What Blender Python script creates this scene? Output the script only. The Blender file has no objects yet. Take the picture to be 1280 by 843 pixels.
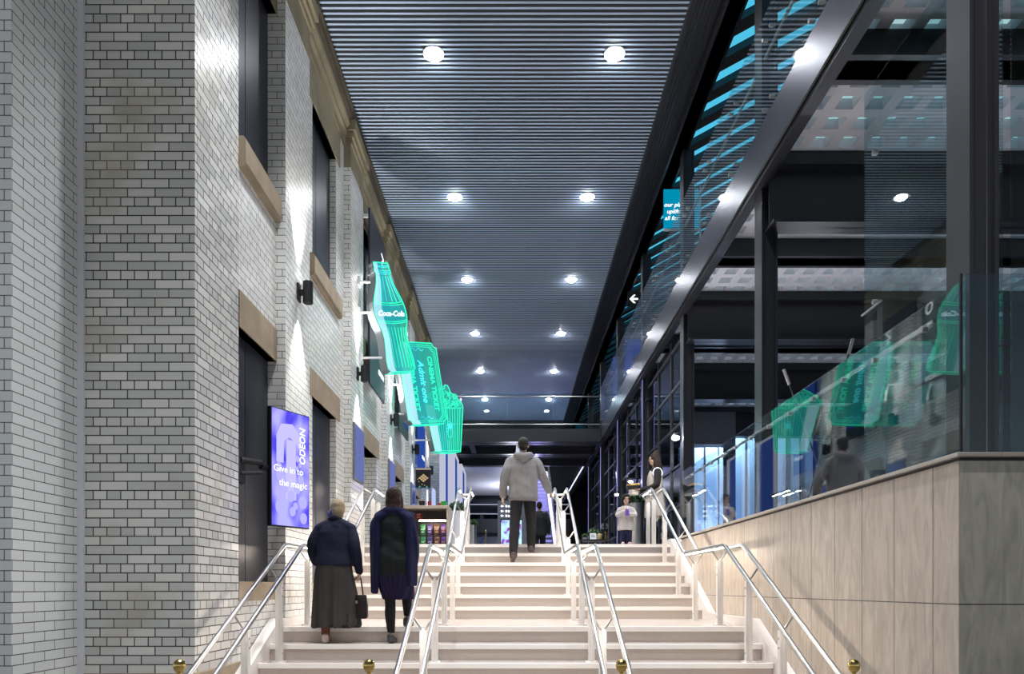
import bpy, bmesh, math, random
from mathutils import Vector, Matrix, Euler
from math import sin, cos, pi, radians, sqrt
random.seed(7)
SC = bpy.context.scene
COL = SC.collection
E = 1.38                      # eye height above the entrance floor
F = 853.0                     # focal length in pixels for a 1280 wide frame

# ------------------------------------------------------------------ materials
def new_mat(name):
    m = bpy.data.materials.new(name); m.use_nodes = True
    nt = m.node_tree
    for n in list(nt.nodes): nt.nodes.remove(n)
    out = nt.nodes.new('ShaderNodeOutputMaterial')
    return m, nt, out

def mat(name, col, rough=0.5, metal=0.0, var=0.06, scale=6.0, spec=0.5, bump=0.0, coat=0.0):
    m, nt, out = new_mat(name)
    b = nt.nodes.new('ShaderNodeBsdfPrincipled')
    b.inputs['Roughness'].default_value = rough
    b.inputs['Metallic'].default_value = metal
    b.inputs['Specular IOR Level'].default_value = spec
    b.inputs['Coat Weight'].default_value = coat
    tc = nt.nodes.new('ShaderNodeTexCoord')
    nz = nt.nodes.new('ShaderNodeTexNoise'); nz.inputs['Scale'].default_value = scale; nz.inputs['Detail'].default_value = 4
    nt.links.new(tc.outputs['Object'], nz.inputs['Vector'])
    mx = nt.nodes.new('ShaderNodeMix'); mx.data_type = 'RGBA'
    c = col
    mx.inputs[6].default_value = (max(c[0]*(1-var), 0), max(c[1]*(1-var), 0), max(c[2]*(1-var), 0), 1)
    mx.inputs[7].default_value = (c[0]*(1+var), c[1]*(1+var), c[2]*(1+var), 1)
    nt.links.new(nz.outputs['Fac'], mx.inputs[0])
    nt.links.new(mx.outputs[2], b.inputs['Base Color'])
    if bump:
        bp = nt.nodes.new('ShaderNodeBump'); bp.inputs['Strength'].default_value = bump; bp.inputs['Distance'].default_value = 0.01
        nt.links.new(nz.outputs['Fac'], bp.inputs['Height']); nt.links.new(bp.outputs['Normal'], b.inputs['Normal'])
    nt.links.new(b.outputs[0], out.inputs[0])
    return m

def emit(name, col, strength):
    m, nt, out = new_mat(name)
    e = nt.nodes.new('ShaderNodeEmission'); e.inputs[0].default_value = (*col, 1); e.inputs[1].default_value = strength
    nt.links.new(e.outputs[0], out.inputs[0])
    return m

def glow_sheet(name, col, strength, fac):
    m, nt, out = new_mat(name)
    e = nt.nodes.new('ShaderNodeEmission'); e.inputs[0].default_value = (*col, 1); e.inputs[1].default_value = strength
    t = nt.nodes.new('ShaderNodeBsdfTransparent'); t.inputs[0].default_value = (.8, .95, .95, 1)
    mx = nt.nodes.new('ShaderNodeMixShader'); mx.inputs[0].default_value = fac
    nt.links.new(t.outputs[0], mx.inputs[1]); nt.links.new(e.outputs[0], mx.inputs[2]); nt.links.new(mx.outputs[0], out.inputs[0])
    return m

def glass(name, tint=(.86, .94, .95), ior=1.5, rough=0.0, gcol=(1, 1, 1), boost=1.0):
    m, nt, out = new_mat(name)
    t = nt.nodes.new('ShaderNodeBsdfTransparent'); t.inputs[0].default_value = (*tint, 1)
    g = nt.nodes.new('ShaderNodeBsdfGlossy'); g.inputs['Roughness'].default_value = rough; g.inputs[0].default_value = (*gcol, 1)
    fr = nt.nodes.new('ShaderNodeFresnel')
    ge = nt.nodes.new('ShaderNodeNewGeometry'); mi = nt.nodes.new('ShaderNodeMix'); mi.data_type = 'FLOAT'
    mi.inputs[2].default_value = ior; mi.inputs[3].default_value = 1/ior          # the same reflectance on both faces of a thin pane
    nt.links.new(ge.outputs['Backfacing'], mi.inputs[0]); nt.links.new(mi.outputs[0], fr.inputs[0])
    mt = nt.nodes.new('ShaderNodeMath'); mt.operation = 'MULTIPLY'; mt.inputs[1].default_value = boost; mt.use_clamp = True
    nt.links.new(fr.outputs[0], mt.inputs[0])
    mx = nt.nodes.new('ShaderNodeMixShader')
    nt.links.new(mt.outputs[0], mx.inputs[0]); nt.links.new(t.outputs[0], mx.inputs[1]); nt.links.new(g.outputs[0], mx.inputs[2])
    nt.links.new(mx.outputs[0], out.inputs[0])
    return m

def wall_uv(nt, du=0.0, dv=0.0):
    """(along the wall, height) for upright faces, from position and normal"""
    g = nt.nodes.new('ShaderNodeNewGeometry')
    sp = nt.nodes.new('ShaderNodeSeparateXYZ'); nt.links.new(g.outputs['Position'], sp.inputs[0])
    sn = nt.nodes.new('ShaderNodeSeparateXYZ'); nt.links.new(g.outputs['True Normal'], sn.inputs[0])
    ab = nt.nodes.new('ShaderNodeMath'); ab.operation = 'ABSOLUTE'; nt.links.new(sn.outputs[0], ab.inputs[0])
    gt = nt.nodes.new('ShaderNodeMath'); gt.operation = 'GREATER_THAN'; gt.inputs[1].default_value = .5; nt.links.new(ab.outputs[0], gt.inputs[0])
    mx = nt.nodes.new('ShaderNodeMix'); mx.data_type = 'FLOAT'
    nt.links.new(gt.outputs[0], mx.inputs[0]); nt.links.new(sp.outputs[0], mx.inputs[2]); nt.links.new(sp.outputs[1], mx.inputs[3])
    au = nt.nodes.new('ShaderNodeMath'); au.inputs[1].default_value = du; nt.links.new(mx.outputs[0], au.inputs[0])
    av = nt.nodes.new('ShaderNodeMath'); av.inputs[1].default_value = dv; nt.links.new(sp.outputs[2], av.inputs[0])
    cb = nt.nodes.new('ShaderNodeCombineXYZ'); nt.links.new(au.outputs[0], cb.inputs[0]); nt.links.new(av.outputs[0], cb.inputs[1])
    return cb, g

def brick(name, c1, c2, mortar, header_rows=True, stain=0.4, rough=.18, w=.225, h=.075, ms=.0035, du=0., dv=0., coat=0.0, stainc=(.42, .36, .24)):
    m, nt, out = new_mat(name)
    cb, g = wall_uv(nt, du, dv)
    bt = nt.nodes.new('ShaderNodeTexBrick')
    bt.offset = .5; bt.offset_frequency = 2
    bt.squash = .5 if header_rows else 1.0; bt.squash_frequency = 4 if header_rows else 2
    nt.links.new(cb.outputs[0], bt.inputs['Vector'])
    bt.inputs['Color1'].default_value = (*c1, 1); bt.inputs['Color2'].default_value = (*c2, 1); bt.inputs['Mortar'].default_value = (*mortar, 1)
    bt.inputs['Scale'].default_value = 1; bt.inputs['Mortar Size'].default_value = ms; bt.inputs['Mortar Smooth'].default_value = .1
    bt.inputs['Bias'].default_value = -.1; bt.inputs['Brick Width'].default_value = w; bt.inputs['Row Height'].default_value = h
    nz = nt.nodes.new('ShaderNodeTexNoise'); nz.inputs['Scale'].default_value = 1.7; nz.inputs['Detail'].default_value = 5
    nt.links.new(g.outputs['Position'], nz.inputs['Vector'])
    rp = nt.nodes.new('ShaderNodeValToRGB'); rp.color_ramp.elements[0].position = .52; rp.color_ramp.elements[1].position = .78
    rp.color_ramp.elements[0].color = (0, 0, 0, 1); rp.color_ramp.elements[1].color = (stain, stain, stain, 1)
    nt.links.new(nz.outputs['Fac'], rp.inputs[0])
    mx = nt.nodes.new('ShaderNodeMix'); mx.data_type = 'RGBA'
    nt.links.new(rp.outputs[0], mx.inputs[0]); nt.links.new(bt.outputs['Color'], mx.inputs[6]); mx.inputs[7].default_value = (*stainc, 1)
    b = nt.nodes.new('ShaderNodeBsdfPrincipled')
    nt.links.new(mx.outputs[2], b.inputs['Base Color'])
    rr = nt.nodes.new('ShaderNodeMix'); rr.data_type = 'FLOAT'; rr.inputs[2].default_value = rough; rr.inputs[3].default_value = .8
    nt.links.new(bt.outputs['Fac'], rr.inputs[0]); nt.links.new(rr.outputs[0], b.inputs['Roughness'])
    nz2 = nt.nodes.new('ShaderNodeTexNoise'); nz2.inputs['Scale'].default_value = 9; nt.links.new(g.outputs['Position'], nz2.inputs['Vector'])
    ad = nt.nodes.new('ShaderNodeMath'); ad.operation = 'MULTIPLY_ADD'; ad.inputs[1].default_value = .35
    iv = nt.nodes.new('ShaderNodeMath'); iv.operation = 'SUBTRACT'; iv.inputs[0].default_value = 1; nt.links.new(bt.outputs['Fac'], iv.inputs[1])
    nt.links.new(nz2.outputs['Fac'], ad.inputs[0]); nt.links.new(iv.outputs[0], ad.inputs[2])
    bp = nt.nodes.new('ShaderNodeBump'); bp.inputs['Strength'].default_value = .5; bp.inputs['Distance'].default_value = .006
    nt.links.new(ad.outputs[0], bp.inputs['Height']); nt.links.new(bp.outputs[0], b.inputs['Normal'])
    nt.links.new(b.outputs[0], out.inputs[0])
    return m

def stone_tiles(name, c1, c2, joint, w, h, du, dv, rough=.45, vein=.25):
    m, nt, out = new_mat(name)
    cb, g = wall_uv(nt, du, dv)
    bt = nt.nodes.new('ShaderNodeTexBrick'); bt.offset = 0; bt.squash = 1
    nt.links.new(cb.outputs[0], bt.inputs['Vector'])
    bt.inputs['Color1'].default_value = (*c1, 1); bt.inputs['Color2'].default_value = (*c2, 1); bt.inputs['Mortar'].default_value = (*joint, 1)
    bt.inputs['Scale'].default_value = 1; bt.inputs['Mortar Size'].default_value = .0035; bt.inputs['Mortar Smooth'].default_value = .0
    bt.inputs['Brick Width'].default_value = w; bt.inputs['Row Height'].default_value = h
    mp = nt.nodes.new('ShaderNodeMapping'); mp.inputs['Scale'].default_value = (5, 5, 1.1); mp.inputs['Rotation'].default_value = (.35, .25, 0)
    nt.links.new(g.outputs['Position'], mp.inputs[0])
    nz = nt.nodes.new('ShaderNodeTexNoise'); nz.inputs['Scale'].default_value = 2.2; nz.inputs['Detail'].default_value = 9; nz.inputs['Distortion'].default_value = 1.6
    nt.links.new(mp.outputs[0], nz.inputs['Vector'])
    rp = nt.nodes.new('ShaderNodeValToRGB'); rp.color_ramp.elements[0].position = .35; rp.color_ramp.elements[1].position = .7
    rp.color_ramp.elements[0].color = (1-vein, 1-vein, 1-vein*1.1, 1); rp.color_ramp.elements[1].color = (1.08, 1.07, 1.05, 1)
    nt.links.new(nz.outputs['Fac'], rp.inputs[0])
    mx = nt.nodes.new('ShaderNodeMix'); mx.data_type = 'RGBA'; mx.blend_type = 'MULTIPLY'; mx.inputs[0].default_value = 1
    nt.links.new(bt.outputs['Color'], mx.inputs[6]); nt.links.new(rp.outputs[0], mx.inputs[7])
    b = nt.nodes.new('ShaderNodeBsdfPrincipled'); b.inputs['Roughness'].default_value = rough
    nt.links.new(mx.outputs[2], b.inputs['Base Color'])
    bp = nt.nodes.new('ShaderNodeBump'); bp.invert = True; bp.inputs['Strength'].default_value = .4; bp.inputs['Distance'].default_value = .004
    nt.links.new(bt.outputs['Fac'], bp.inputs['Height']); nt.links.new(bp.outputs[0], b.inputs['Normal'])
    nt.links.new(b.outputs[0], out.inputs[0])
    return m

def cloth(name, col, fold=10.0, bump=.5, rough=.85):
    m, nt, out = new_mat(name)
    b = nt.nodes.new('ShaderNodeBsdfPrincipled'); b.inputs['Roughness'].default_value = rough; b.inputs['Specular IOR Level'].default_value = .2
    tc = nt.nodes.new('ShaderNodeTexCoord')
    mp = nt.nodes.new('ShaderNodeMapping'); mp.inputs['Scale'].default_value = (1, 1, .45); nt.links.new(tc.outputs['Object'], mp.inputs[0])
    nz = nt.nodes.new('ShaderNodeTexNoise'); nz.inputs['Scale'].default_value = fold; nz.inputs['Detail'].default_value = 5; nz.inputs['Distortion'].default_value = .8
    nt.links.new(mp.outputs[0], nz.inputs['Vector'])
    mx = nt.nodes.new('ShaderNodeMix'); mx.data_type = 'RGBA'
    mx.inputs[6].default_value = (*[c*.8 for c in col], 1); mx.inputs[7].default_value = (*[c*1.2 for c in col], 1)
    nt.links.new(nz.outputs['Fac'], mx.inputs[0]); nt.links.new(mx.outputs[2], b.inputs['Base Color'])
    bp = nt.nodes.new('ShaderNodeBump'); bp.inputs['Strength'].default_value = bump; bp.inputs['Distance'].default_value = .03
    nt.links.new(nz.outputs['Fac'], bp.inputs['Height']); nt.links.new(bp.outputs[0], b.inputs['Normal'])
    nt.links.new(b.outputs[0], out.inputs[0])
    return m

M = {}
M['brick_old'] = brick('glazed_brick', (.58, .58, .56), (.84, .82, .77), (.045, .038, .03), True, .6, rough=.24, ms=.0048)
M['brick_side'] = brick('glazed_brick_side', (.74, .74, .72), (.86, .85, .81), (.07, .06, .05), True, .3, rough=.27)
M['brick_new'] = brick('new_brick', (.74, .76, .75), (.80, .82, .81), (.10, .09, .08), False, .05, rough=.28)
M['brick_dark'] = brick('grey_brick', (.30, .33, .35), (.42, .45, .46), (.06, .06, .06), False, .2)
M['stone'] = mat('buff_stone', (.34, .27, .19), .8, var=.35, scale=3.5, bump=.3)
M['stone_cornice'] = mat('weathered_stone', (.25, .21, .135), .85, var=.5, scale=2.5, bump=.4)
M['stone_dark'] = mat('soot_stone', (.075, .06, .04), .9, var=.5, scale=2.5, bump=.4)
M['tile'] = stone_tiles('limestone_cladding', (.50, .43, .36), (.58, .505, .43), (.05, .045, .04), .436, .868, -4.28, -.413)
M['tile_front'] = stone_tiles('limestone_veined_cool_light', (.50, .47, .41), (.56, .52, .45), (.05, .045, .04), .90, .868, -2.62, -.413, vein=.30)  # same stone as tile; greyer tint paints the cooler light on this face
M['cap'] = mat('stone_coping', (.42, .37, .32), .45, var=.12)
M['tread'] = mat('stair_stone', (.52, .46, .415), .22, var=.08, scale=30)
M['nosing'] = mat('white_nosing', (.93, .89, .85), .4, var=.03)
M['string'] = mat('string_paint', (.80, .75, .72), .35, var=.03)
M['paving'] = mat('paving', (.22, .21, .20), .5, var=.15, scale=2)
M['floor_up'] = mat('hall_floor', (.30, .28, .27), .3, var=.1, scale=2)
M['slat'] = mat('ceiling_slat', (.62, .76, .98), .4, metal=.0, var=.04)
M['slat_back'] = mat('ceiling_void', (.020, .024, .036), .55, var=.1)
M['soffit'] = mat('dark_soffit', (.016, .018, .025), .4, var=.2)
M['steel'] = mat('dark_painted_steel', (.013, .014, .019), .36, var=.2, scale=3)
M['steel_lt'] = mat('grey_painted_steel', (.034, .034, .042), .4, var=.15, scale=3)
M['black'] = mat('black_powder_coat', (.006, .006, .008), .55, var=.2)
M['fascia'] = mat('brushed_fascia', (.17, .17, .195), .27, metal=.9, var=.1, scale=2)
M['inox'] = mat('polished_steel', (.46, .455, .455), .33, metal=1, var=.04)
M['brass'] = mat('brass', (.78, .55, .18), .14, metal=1, var=.05)
M['post'] = mat('post_steel', (.82, .79, .76), .35, metal=.25, var=.04)
M['panel'] = mat('dark_door_panel', (.018, .021, .032), .36, var=.15, scale=1.5)
M['waffle'] = mat('white_waffle', (.66, .66, .72), .7, var=.05)
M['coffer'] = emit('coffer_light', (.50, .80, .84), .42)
M['glass'] = glass('clear_glass', (.80, .90, .92))
M['glass_refl'] = glass('balustrade_glass', (.90, .96, .97), 1.5)
M['glass_dark'] = glass('dark_glazing', (.30, .36, .42), 1.5)
M['glass_edge'] = glass('screen_glass', (.80, .90, .92), 1.52)
M['acrylic'] = glass('acrylic', (.9, .93, .98), 1.35)
M['white'] = mat('white_paint', (.75, .75, .78), .5, var=.03)
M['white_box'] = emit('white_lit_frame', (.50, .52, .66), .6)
M['grey_band'] = mat('sign_edge', (.20, .22, .25), .4, var=.05)
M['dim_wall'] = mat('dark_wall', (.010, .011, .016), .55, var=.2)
M['mid_wall'] = mat('grey_wall', (.10, .11, .14), .5, var=.1)
M['blue_wall'] = mat('pale_blue_panel', (.42, .56, .72), .4, var=.08)
M['wood'] = mat('pale_wood', (.55, .46, .37), .45, var=.12, scale=4)
M['shelf_dark'] = mat('dark_shelf', (.045, .035, .032), .5, var=.2)
M['led'] = emit('warm_led', (1, .86, .74), 46)
M['led_dim'] = emit('warm_led_soft', (1, .86, .74), 18)
M['lamp'] = emit('lamp_white', (.93, .96, 1), 60)
M['lamp_s'] = emit('lamp_cool', (.90, .94, 1), 40)
M['sconce_lens'] = emit('sconce_lens', (1, .97, .9), 14)
M['neon'] = emit('neon_green', (.03, .95, .52), .85)
M['neon_c'] = emit('neon_cyan', (.08, .85, .92), .80)
M['neon_w'] = emit('neon_white', (.62, .82, 1.0), 1.2)
M['sheet'] = glow_sheet('edge_lit_sheet', (.05, .64, .46), .55, .32)
M['sheet_c'] = glow_sheet('edge_lit_sheet_cyan', (.04, .50, .62), .5, .30)
M['sheet_w'] = glow_sheet('edge_glow_white', (.50, .78, .92), .78, .46)
M['lav'] = emit('lavender_led', (.36, .33, .9), .55)
M['roof_blue'] = emit('roof_panel_glow', (.05, .34, .50), .95)  # blue light on the roof glazing, put into the panels as emission
M['teal'] = emit('teal_lit_panel', (.0, .27, .45), .6)
M['blue_lit'] = emit('blue_lit_poster', (.03, .08, .42), .5)
M['text_w'] = emit('white_lit_text', (.9, .95, 1), 1.1)
M['gold'] = emit('popcorn_print', (.55, .40, .22), .6)
TOP = 2.08
M['leaf'] = mat('leaf', (.035, .11, .03), .55, var=.4, scale=20)
M['skin'] = mat('skin', (.50, .32, .24), .55, var=.05)
M['skin_dark'] = mat('skin_tan', (.33, .19, .13), .55, var=.05)

# ------------------------------------------------------------------ mesh builder
class MB:
    def __init__(s): s.v = []; s.f = []; s.m = []
    def face(s, idx, mi=0): s.f.append(tuple(idx)); s.m.append(mi)
    def add(s, vs, fs, mi=0):
        b = len(s.v); s.v.extend([Vector(v) for v in vs])
        for f in fs: s.face([b+i for i in f], mi)
    def box(s, x0, x1, y0, y1, z0, z1, mi=0):
        if x0 > x1: x0, x1 = x1, x0
        if y0 > y1: y0, y1 = y1, y0
        if z0 > z1: z0, z1 = z1, z0
        s.add([(x0,y0,z0),(x1,y0,z0),(x1,y1,z0),(x0,y1,z0),(x0,y0,z1),(x1,y0,z1),(x1,y1,z1),(x0,y1,z1)],
              [(0,3,2,1),(4,5,6,7),(0,1,5,4),(1,2,6,5),(2,3,7,6),(3,0,4,7)], mi)
        return s
    def obox(s, mtx, hx, hy, hz, mi=0):
        vs = [mtx @ Vector((a*hx, b*hy, c*hz)) for c in (-1, 1) for a, b in ((-1,-1),(1,-1),(1,1),(-1,1))]
        s.add(vs, [(0,3,2,1),(4,5,6,7),(0,1,5,4),(1,2,6,5),(2,3,7,6),(3,0,4,7)], mi); return s
    def prism(s, poly, axis, a, b, mi=0):
        """poly: 2D points; axis 'x': (y,z) extruded in x; 'y': (x,z); 'z': (x,y)"""
        def P(p, t):
            return {'x': (t, p[0], p[1]), 'y': (p[0], t, p[1]), 'z': (p[0], p[1], t)}[axis]
        n = len(poly)
        s.add([P(p, a) for p in poly] + [P(p, b) for p in poly],
              [tuple(range(n))[::-1], tuple(range(n, 2*n))] + [(i, (i+1) % n, n+(i+1) % n, n+i) for i in range(n)], mi)
        return s
    def tube(s, pts, r, n=10, mi=0, caps=True, closed=False):
        pts = [Vector(p) for p in pts]; N = len(pts)
        rs = r if isinstance(r, (list, tuple)) else [r]*N
        b0 = len(s.v); up = None; vs = []
        for i, p in enumerate(pts):
            if closed: t = pts[(i+1) % N]-pts[i-1]
            elif i == 0: t = pts[1]-p
            elif i == N-1: t = p-pts[i-1]
            else: t = (pts[i+1]-p).normalized()+(p-pts[i-1]).normalized()
            if t.length < 1e-9: t = Vector((0, 0, 1))
            t.normalize()
            if up is None:
                up = Vector((0, 0, 1)) if abs(t.z) < .9 else Vector((0, 1, 0))
            a = up - t*up.dot(t)
            if a.length < 1e-6: a = t.orthogonal()
            a.normalize(); up = a; c = t.cross(a)
            for k in range(n):
                th = 2*pi*k/n
                vs.append(p + (a*cos(th)+c*sin(th))*rs[i])
        fs = []
        for i in range(N if closed else N-1):
            j = (i+1) % N
            for k in range(n):
                fs.append((i*n+k, i*n+(k+1) % n, j*n+(k+1) % n, j*n+k))
        if caps and not closed:
            fs.append(tuple(range(n))[::-1]); fs.append(tuple((N-1)*n+k for k in range(n)))
        s.add(vs, fs, mi); return s
    def lathe(s, prof, c=(0, 0, 0), n=20, mi=0):
        c = Vector(c); vs = []
        for r, z in prof:
            for k in range(n):
                vs.append(c+Vector((r*cos(2*pi*k/n), r*sin(2*pi*k/n), z)))
        fs = []
        for i in range(len(prof)-1):
            for k in range(n): fs.append((i*n+k, i*n+(k+1) % n, (i+1)*n+(k+1) % n, (i+1)*n+k))
        fs.append(tuple(range(n))[::-1]); fs.append(tuple((len(prof)-1)*n+k for k in range(n)))
        s.add(vs, fs, mi); return s
    def ball(s, c, r, nu=14, nv=9, mi=0, rot=None):
        c = Vector(c); r = (r, r, r) if not isinstance(r, (tuple, list)) else r
        vs = []; fs = []
        R = rot or Matrix.Identity(3)
        for i in range(nv+1):
            ph = pi*i/nv
            for k in range(nu):
                th = 2*pi*k/nu
                vs.append(c+R @ Vector((r[0]*sin(ph)*cos(th), r[1]*sin(ph)*sin(th), r[2]*cos(ph))))
        for i in range(nv):
            for k in range(nu):
                fs.append((i*nu+k, (i+1)*nu+k, (i+1)*nu+(k+1) % nu, i*nu+(k+1) % nu))
        s.add(vs, fs, mi); return s
    def xform(s, mtx): s.v = [mtx @ v for v in s.v]; return s
    def mesh(s, name):
        me = bpy.data.meshes.new(name)
        me.from_pydata([tuple(v) for v in s.v], [], s.f)
        me.validate()
        return me
    def build(s, name, mats, parent=None, local=False, smooth=False, bevel=0.0, **props):
        mats = mats if isinstance(mats, (list, tuple)) else [mats]
        if parent is not None and not local:
            o = world_loc(parent)
            s.v = [v-o for v in s.v]
        me = bpy.data.meshes.new(name)
        me.from_pydata([tuple(v) for v in s.v], [], s.f)
        for m in mats: me.materials.append(m)
        for p, mi in zip(me.polygons, s.m): p.material_index = mi; p.use_smooth = smooth
        bm = bmesh.new(); bm.from_mesh(me)
        bmesh.ops.remove_doubles(bm, verts=bm.verts, dist=1e-5) if smooth else None
        bmesh.ops.recalc_face_normals(bm, faces=bm.faces)
        bm.to_mesh(me); bm.free()
        if smooth:
            try: me.set_sharp_from_angle(angle=radians(40))
            except Exception: pass
        ob = bpy.data.objects.new(name, me); COL.objects.link(ob)
        if parent is not None: ob.parent = parent
        if bevel:
            bv = ob.modifiers.new('b', 'BEVEL'); bv.width = bevel; bv.segments = 2; bv.limit_method = 'ANGLE'
        for k, v in props.items(): ob[k] = v
        return ob

def world_loc(o):
    v = Vector((0, 0, 0))
    while o is not None:
        v = v + o.location; o = o.parent
    return v

def thing(name, label, cat, loc=(0, 0, 0), rot=(0, 0, 0), group=None):
    o = bpy.data.objects.new(name, None); COL.objects.link(o)
    o.location = loc; o.rotation_euler = rot; o.empty_display_size = .1
    o['label'] = label; o['category'] = cat
    if group: o['group'] = group
    return o
def tag(o, label, cat, group=None):
    o['label'] = label; o['category'] = cat
    if group: o['group'] = group
    return o
def struct(o, label=None):
    o['kind'] = 'structure'
    if label: o['label'] = label
    return o

def text_mesh(name, body, size, m, parent, mtx, extrude=.004, shear=0.0, align='CENTER', bold=0.0, spacing=1.0):
    cu = bpy.data.curves.new('txt', 'FONT'); cu.body = body; cu.size = size; cu.extrude = extrude
    cu.align_x = align; cu.align_y = 'CENTER'; cu.shear = shear; cu.offset = bold; cu.space_character = spacing
    cu.resolution_u = 3
    to = bpy.data.objects.new('txt', cu); COL.objects.link(to)
    dg = bpy.context.evaluated_depsgraph_get(); dg.update()
    me = bpy.data.meshes.new_from_object(to.evaluated_get(dg))
    bpy.data.objects.remove(to); bpy.data.curves.remove(cu)
    me.transform(mtx); me.materials.clear(); me.materials.append(m)
    me.name = name
    o = bpy.data.objects.new(name, me); COL.objects.link(o); o.parent = parent
    return o

FRONT = Matrix(((1,0,0,0),(0,0,-1,0),(0,1,0,0),(0,0,0,1)))   # text in XY -> XZ, read from -Y
def TM(x, y, z, rotz=0, roll=0):
    return Matrix.Translation((x, y, z)) @ Matrix.Rotation(rotz, 4, 'Z') @ Matrix.Rotation(roll, 4, 'Y') @ FRONT
ORD = ['first', 'second', 'third', 'fourth', 'fifth', 'sixth', 'seventh', 'eighth', 'ninth', 'tenth', 'eleventh', 'twelfth']
def px(x, y, d):                     # where a pixel of the photograph lies at depth d
    return Vector(((x-641)*d/F, d, (735-y)*d/F+E))
WORLD = 0.75
EXPO = 0.75
# ================================================================== PEOPLE
def cr_path(pts, rad, sub=5):
    P = [Vector(p) for p in pts]; R = list(rad); n = len(P)
    op, orr = [], []
    for i in range(n-1):
        p0, p1, p2, p3 = P[max(i-1, 0)], P[i], P[i+1], P[min(i+2, n-1)]
        r0, r1, r2, r3 = R[max(i-1, 0)], R[i], R[i+1], R[min(i+2, n-1)]
        for s in range(sub):
            u = s/sub
            f = lambda a, b, c, d: .5*((2*b)+(-a+c)*u+(2*a-5*b+4*c-d)*u*u+(-a+3*b-3*c+d)*u**3)
            op.append(f(p0, p1, p2, p3)); orr.append(max(f(r0, r1, r2, r3), .002))
    op.append(P[-1]); orr.append(R[-1])
    return op, orr
def limb(mb, pts, rad, n=14, sub=5, cap=True):
    p, r = cr_path(pts, rad, sub)
    mb.tube(p, r, n)
    if cap:
        mb.ball(p[0], r[0]*.98, 12, 8); mb.ball(p[-1], r[-1]*.98, 12, 8)
def loft(mb, rings, n=24, pw=.85):
    """rings: (z, cx, cy, rx, ry)"""
    vs = []
    for z, cx, cy, rx, ry in rings:
        for k in range(n):
            th = 2*pi*k/n; c, s = cos(th), sin(th)
            vs.append((cx+rx*math.copysign(abs(c)**pw, c), cy+ry*math.copysign(abs(s)**pw, s), z))
    fs = [(i*n+k, i*n+(k+1) % n, (i+1)*n+(k+1) % n, (i+1)*n+k) for i in range(len(rings)-1) for k in range(n)]
    fs += [tuple(range(n))[::-1], tuple((len(rings)-1)*n+k for k in range(n))]
    mb.add(vs, fs)
def fuse(mb, name, m, parent, voxel=.009, smooth=3, crease=None):
    me = mb.mesh('tmp'); o = bpy.data.objects.new('tmp', me); COL.objects.link(o)
    bm = bmesh.new(); bm.from_mesh(me); bmesh.ops.recalc_face_normals(bm, faces=bm.faces); bm.to_mesh(me); bm.free()
    r = o.modifiers.new('r', 'REMESH'); r.mode = 'VOXEL'; r.voxel_size = voxel
    if smooth:
        s = o.modifiers.new('s', 'SMOOTH'); s.iterations = smooth; s.factor = .5
    dg = bpy.context.evaluated_depsgraph_get(); dg.update()
    ne = bpy.data.meshes.new_from_object(o.evaluated_get(dg))
    bpy.data.objects.remove(o)
    if crease:                        # cloth folds pressed into the surface
        for v in ne.vertices:
            d = crease(v.co)
            v.co = v.co+v.normal*d
    ne.name = name; ne.materials.clear(); ne.materials.append(m)
    for p in ne.polygons: p.use_smooth = True
    ob = bpy.data.objects.new(name, ne); COL.objects.link(ob); ob.parent = parent
    return ob
def hand(mb, wrist, d, n, side, s=1.0, curl=.5):
    """wrist point, finger direction d, palm normal n (fingers curl that way), thumb on side*(d x n)"""
    d = Vector(d).normalized(); n = Vector(n); n = (n-d*n.dot(d)).normalized(); b = d.cross(n)*side
    w = Vector(wrist)
    limb(mb, [w-d*.03*s, w+d*.02*s], [.024*s, .024*s], 10, 2)
    for k in range(4):
        off = b*(.026-.0175*k)*s
        base = w+d*(.085-.004*abs(k-1.2))*s+off
        limb(mb, [w+d*.015*s+off*.75, base], [.0155*s, .0125*s], 8, 2)
        L = (.072, .080, .074, .058)[k]*s; p = base; dirv = d.copy(); pts = [p]
        for seg, fr in enumerate((.42, .32, .26)):
            a = curl*(.55+.35*seg)
            dirv = (d*cos(a*(seg+.6))+n*sin(a*(seg+.6))).normalized()
            p = p+dirv*L*fr; pts.append(p)
        limb(mb, pts, [.0098*s, .0092*s, .0085*s, .0072*s], 8, 3)
    t0 = w+d*.025*s+b*.024*s
    limb(mb, [t0, t0+(d*.5+b*.75+n*.25).normalized()*.035*s, t0+(d*.75+b*.62+n*.4).normalized()*.062*s, t0+(d*.92+b*.45+n*.55).normalized()*.086*s], [.0135*s, .0125*s, .011*s, .0085*s], 8, 3)
def head(mb, c, s=1.0, yaw=0.0, pitch=0.0):
    """c = middle of the head; faces +Y before yaw"""
    R = Matrix.Rotation(yaw, 3, 'Z') @ Matrix.Rotation(pitch, 3, 'X')
    c = Vector(c)
    def B(p, r): mb.ball(c+R @ (Vector(p)*s), tuple(q*s for q in r), 18, 12, rot=R)
    B((0, -.012, .03), (.074, .094, .086)); B((0, .012, -.035), (.060, .074, .078)); B((0, .04, -.075), (.038, .04, .034))
    B((0, .078, .035), (.05, .02, .03))
    B((0, .090, -.005), (.012, .020, .024)); B((0, .100, -.02), (.015, .014, .012))
    B((0, .082, -.052), (.024, .014, .008)); B((0, .080, -.064), (.021, .014, .008))
    for sx in (-1, 1):
        B((sx*.042, .066, -.022), (.022, .018, .02)); B((sx*.077, -.008, -.008), (.010, .018, .030)); B((sx*.030, .079, .034), (.022, .012, .008))
    return R
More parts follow.
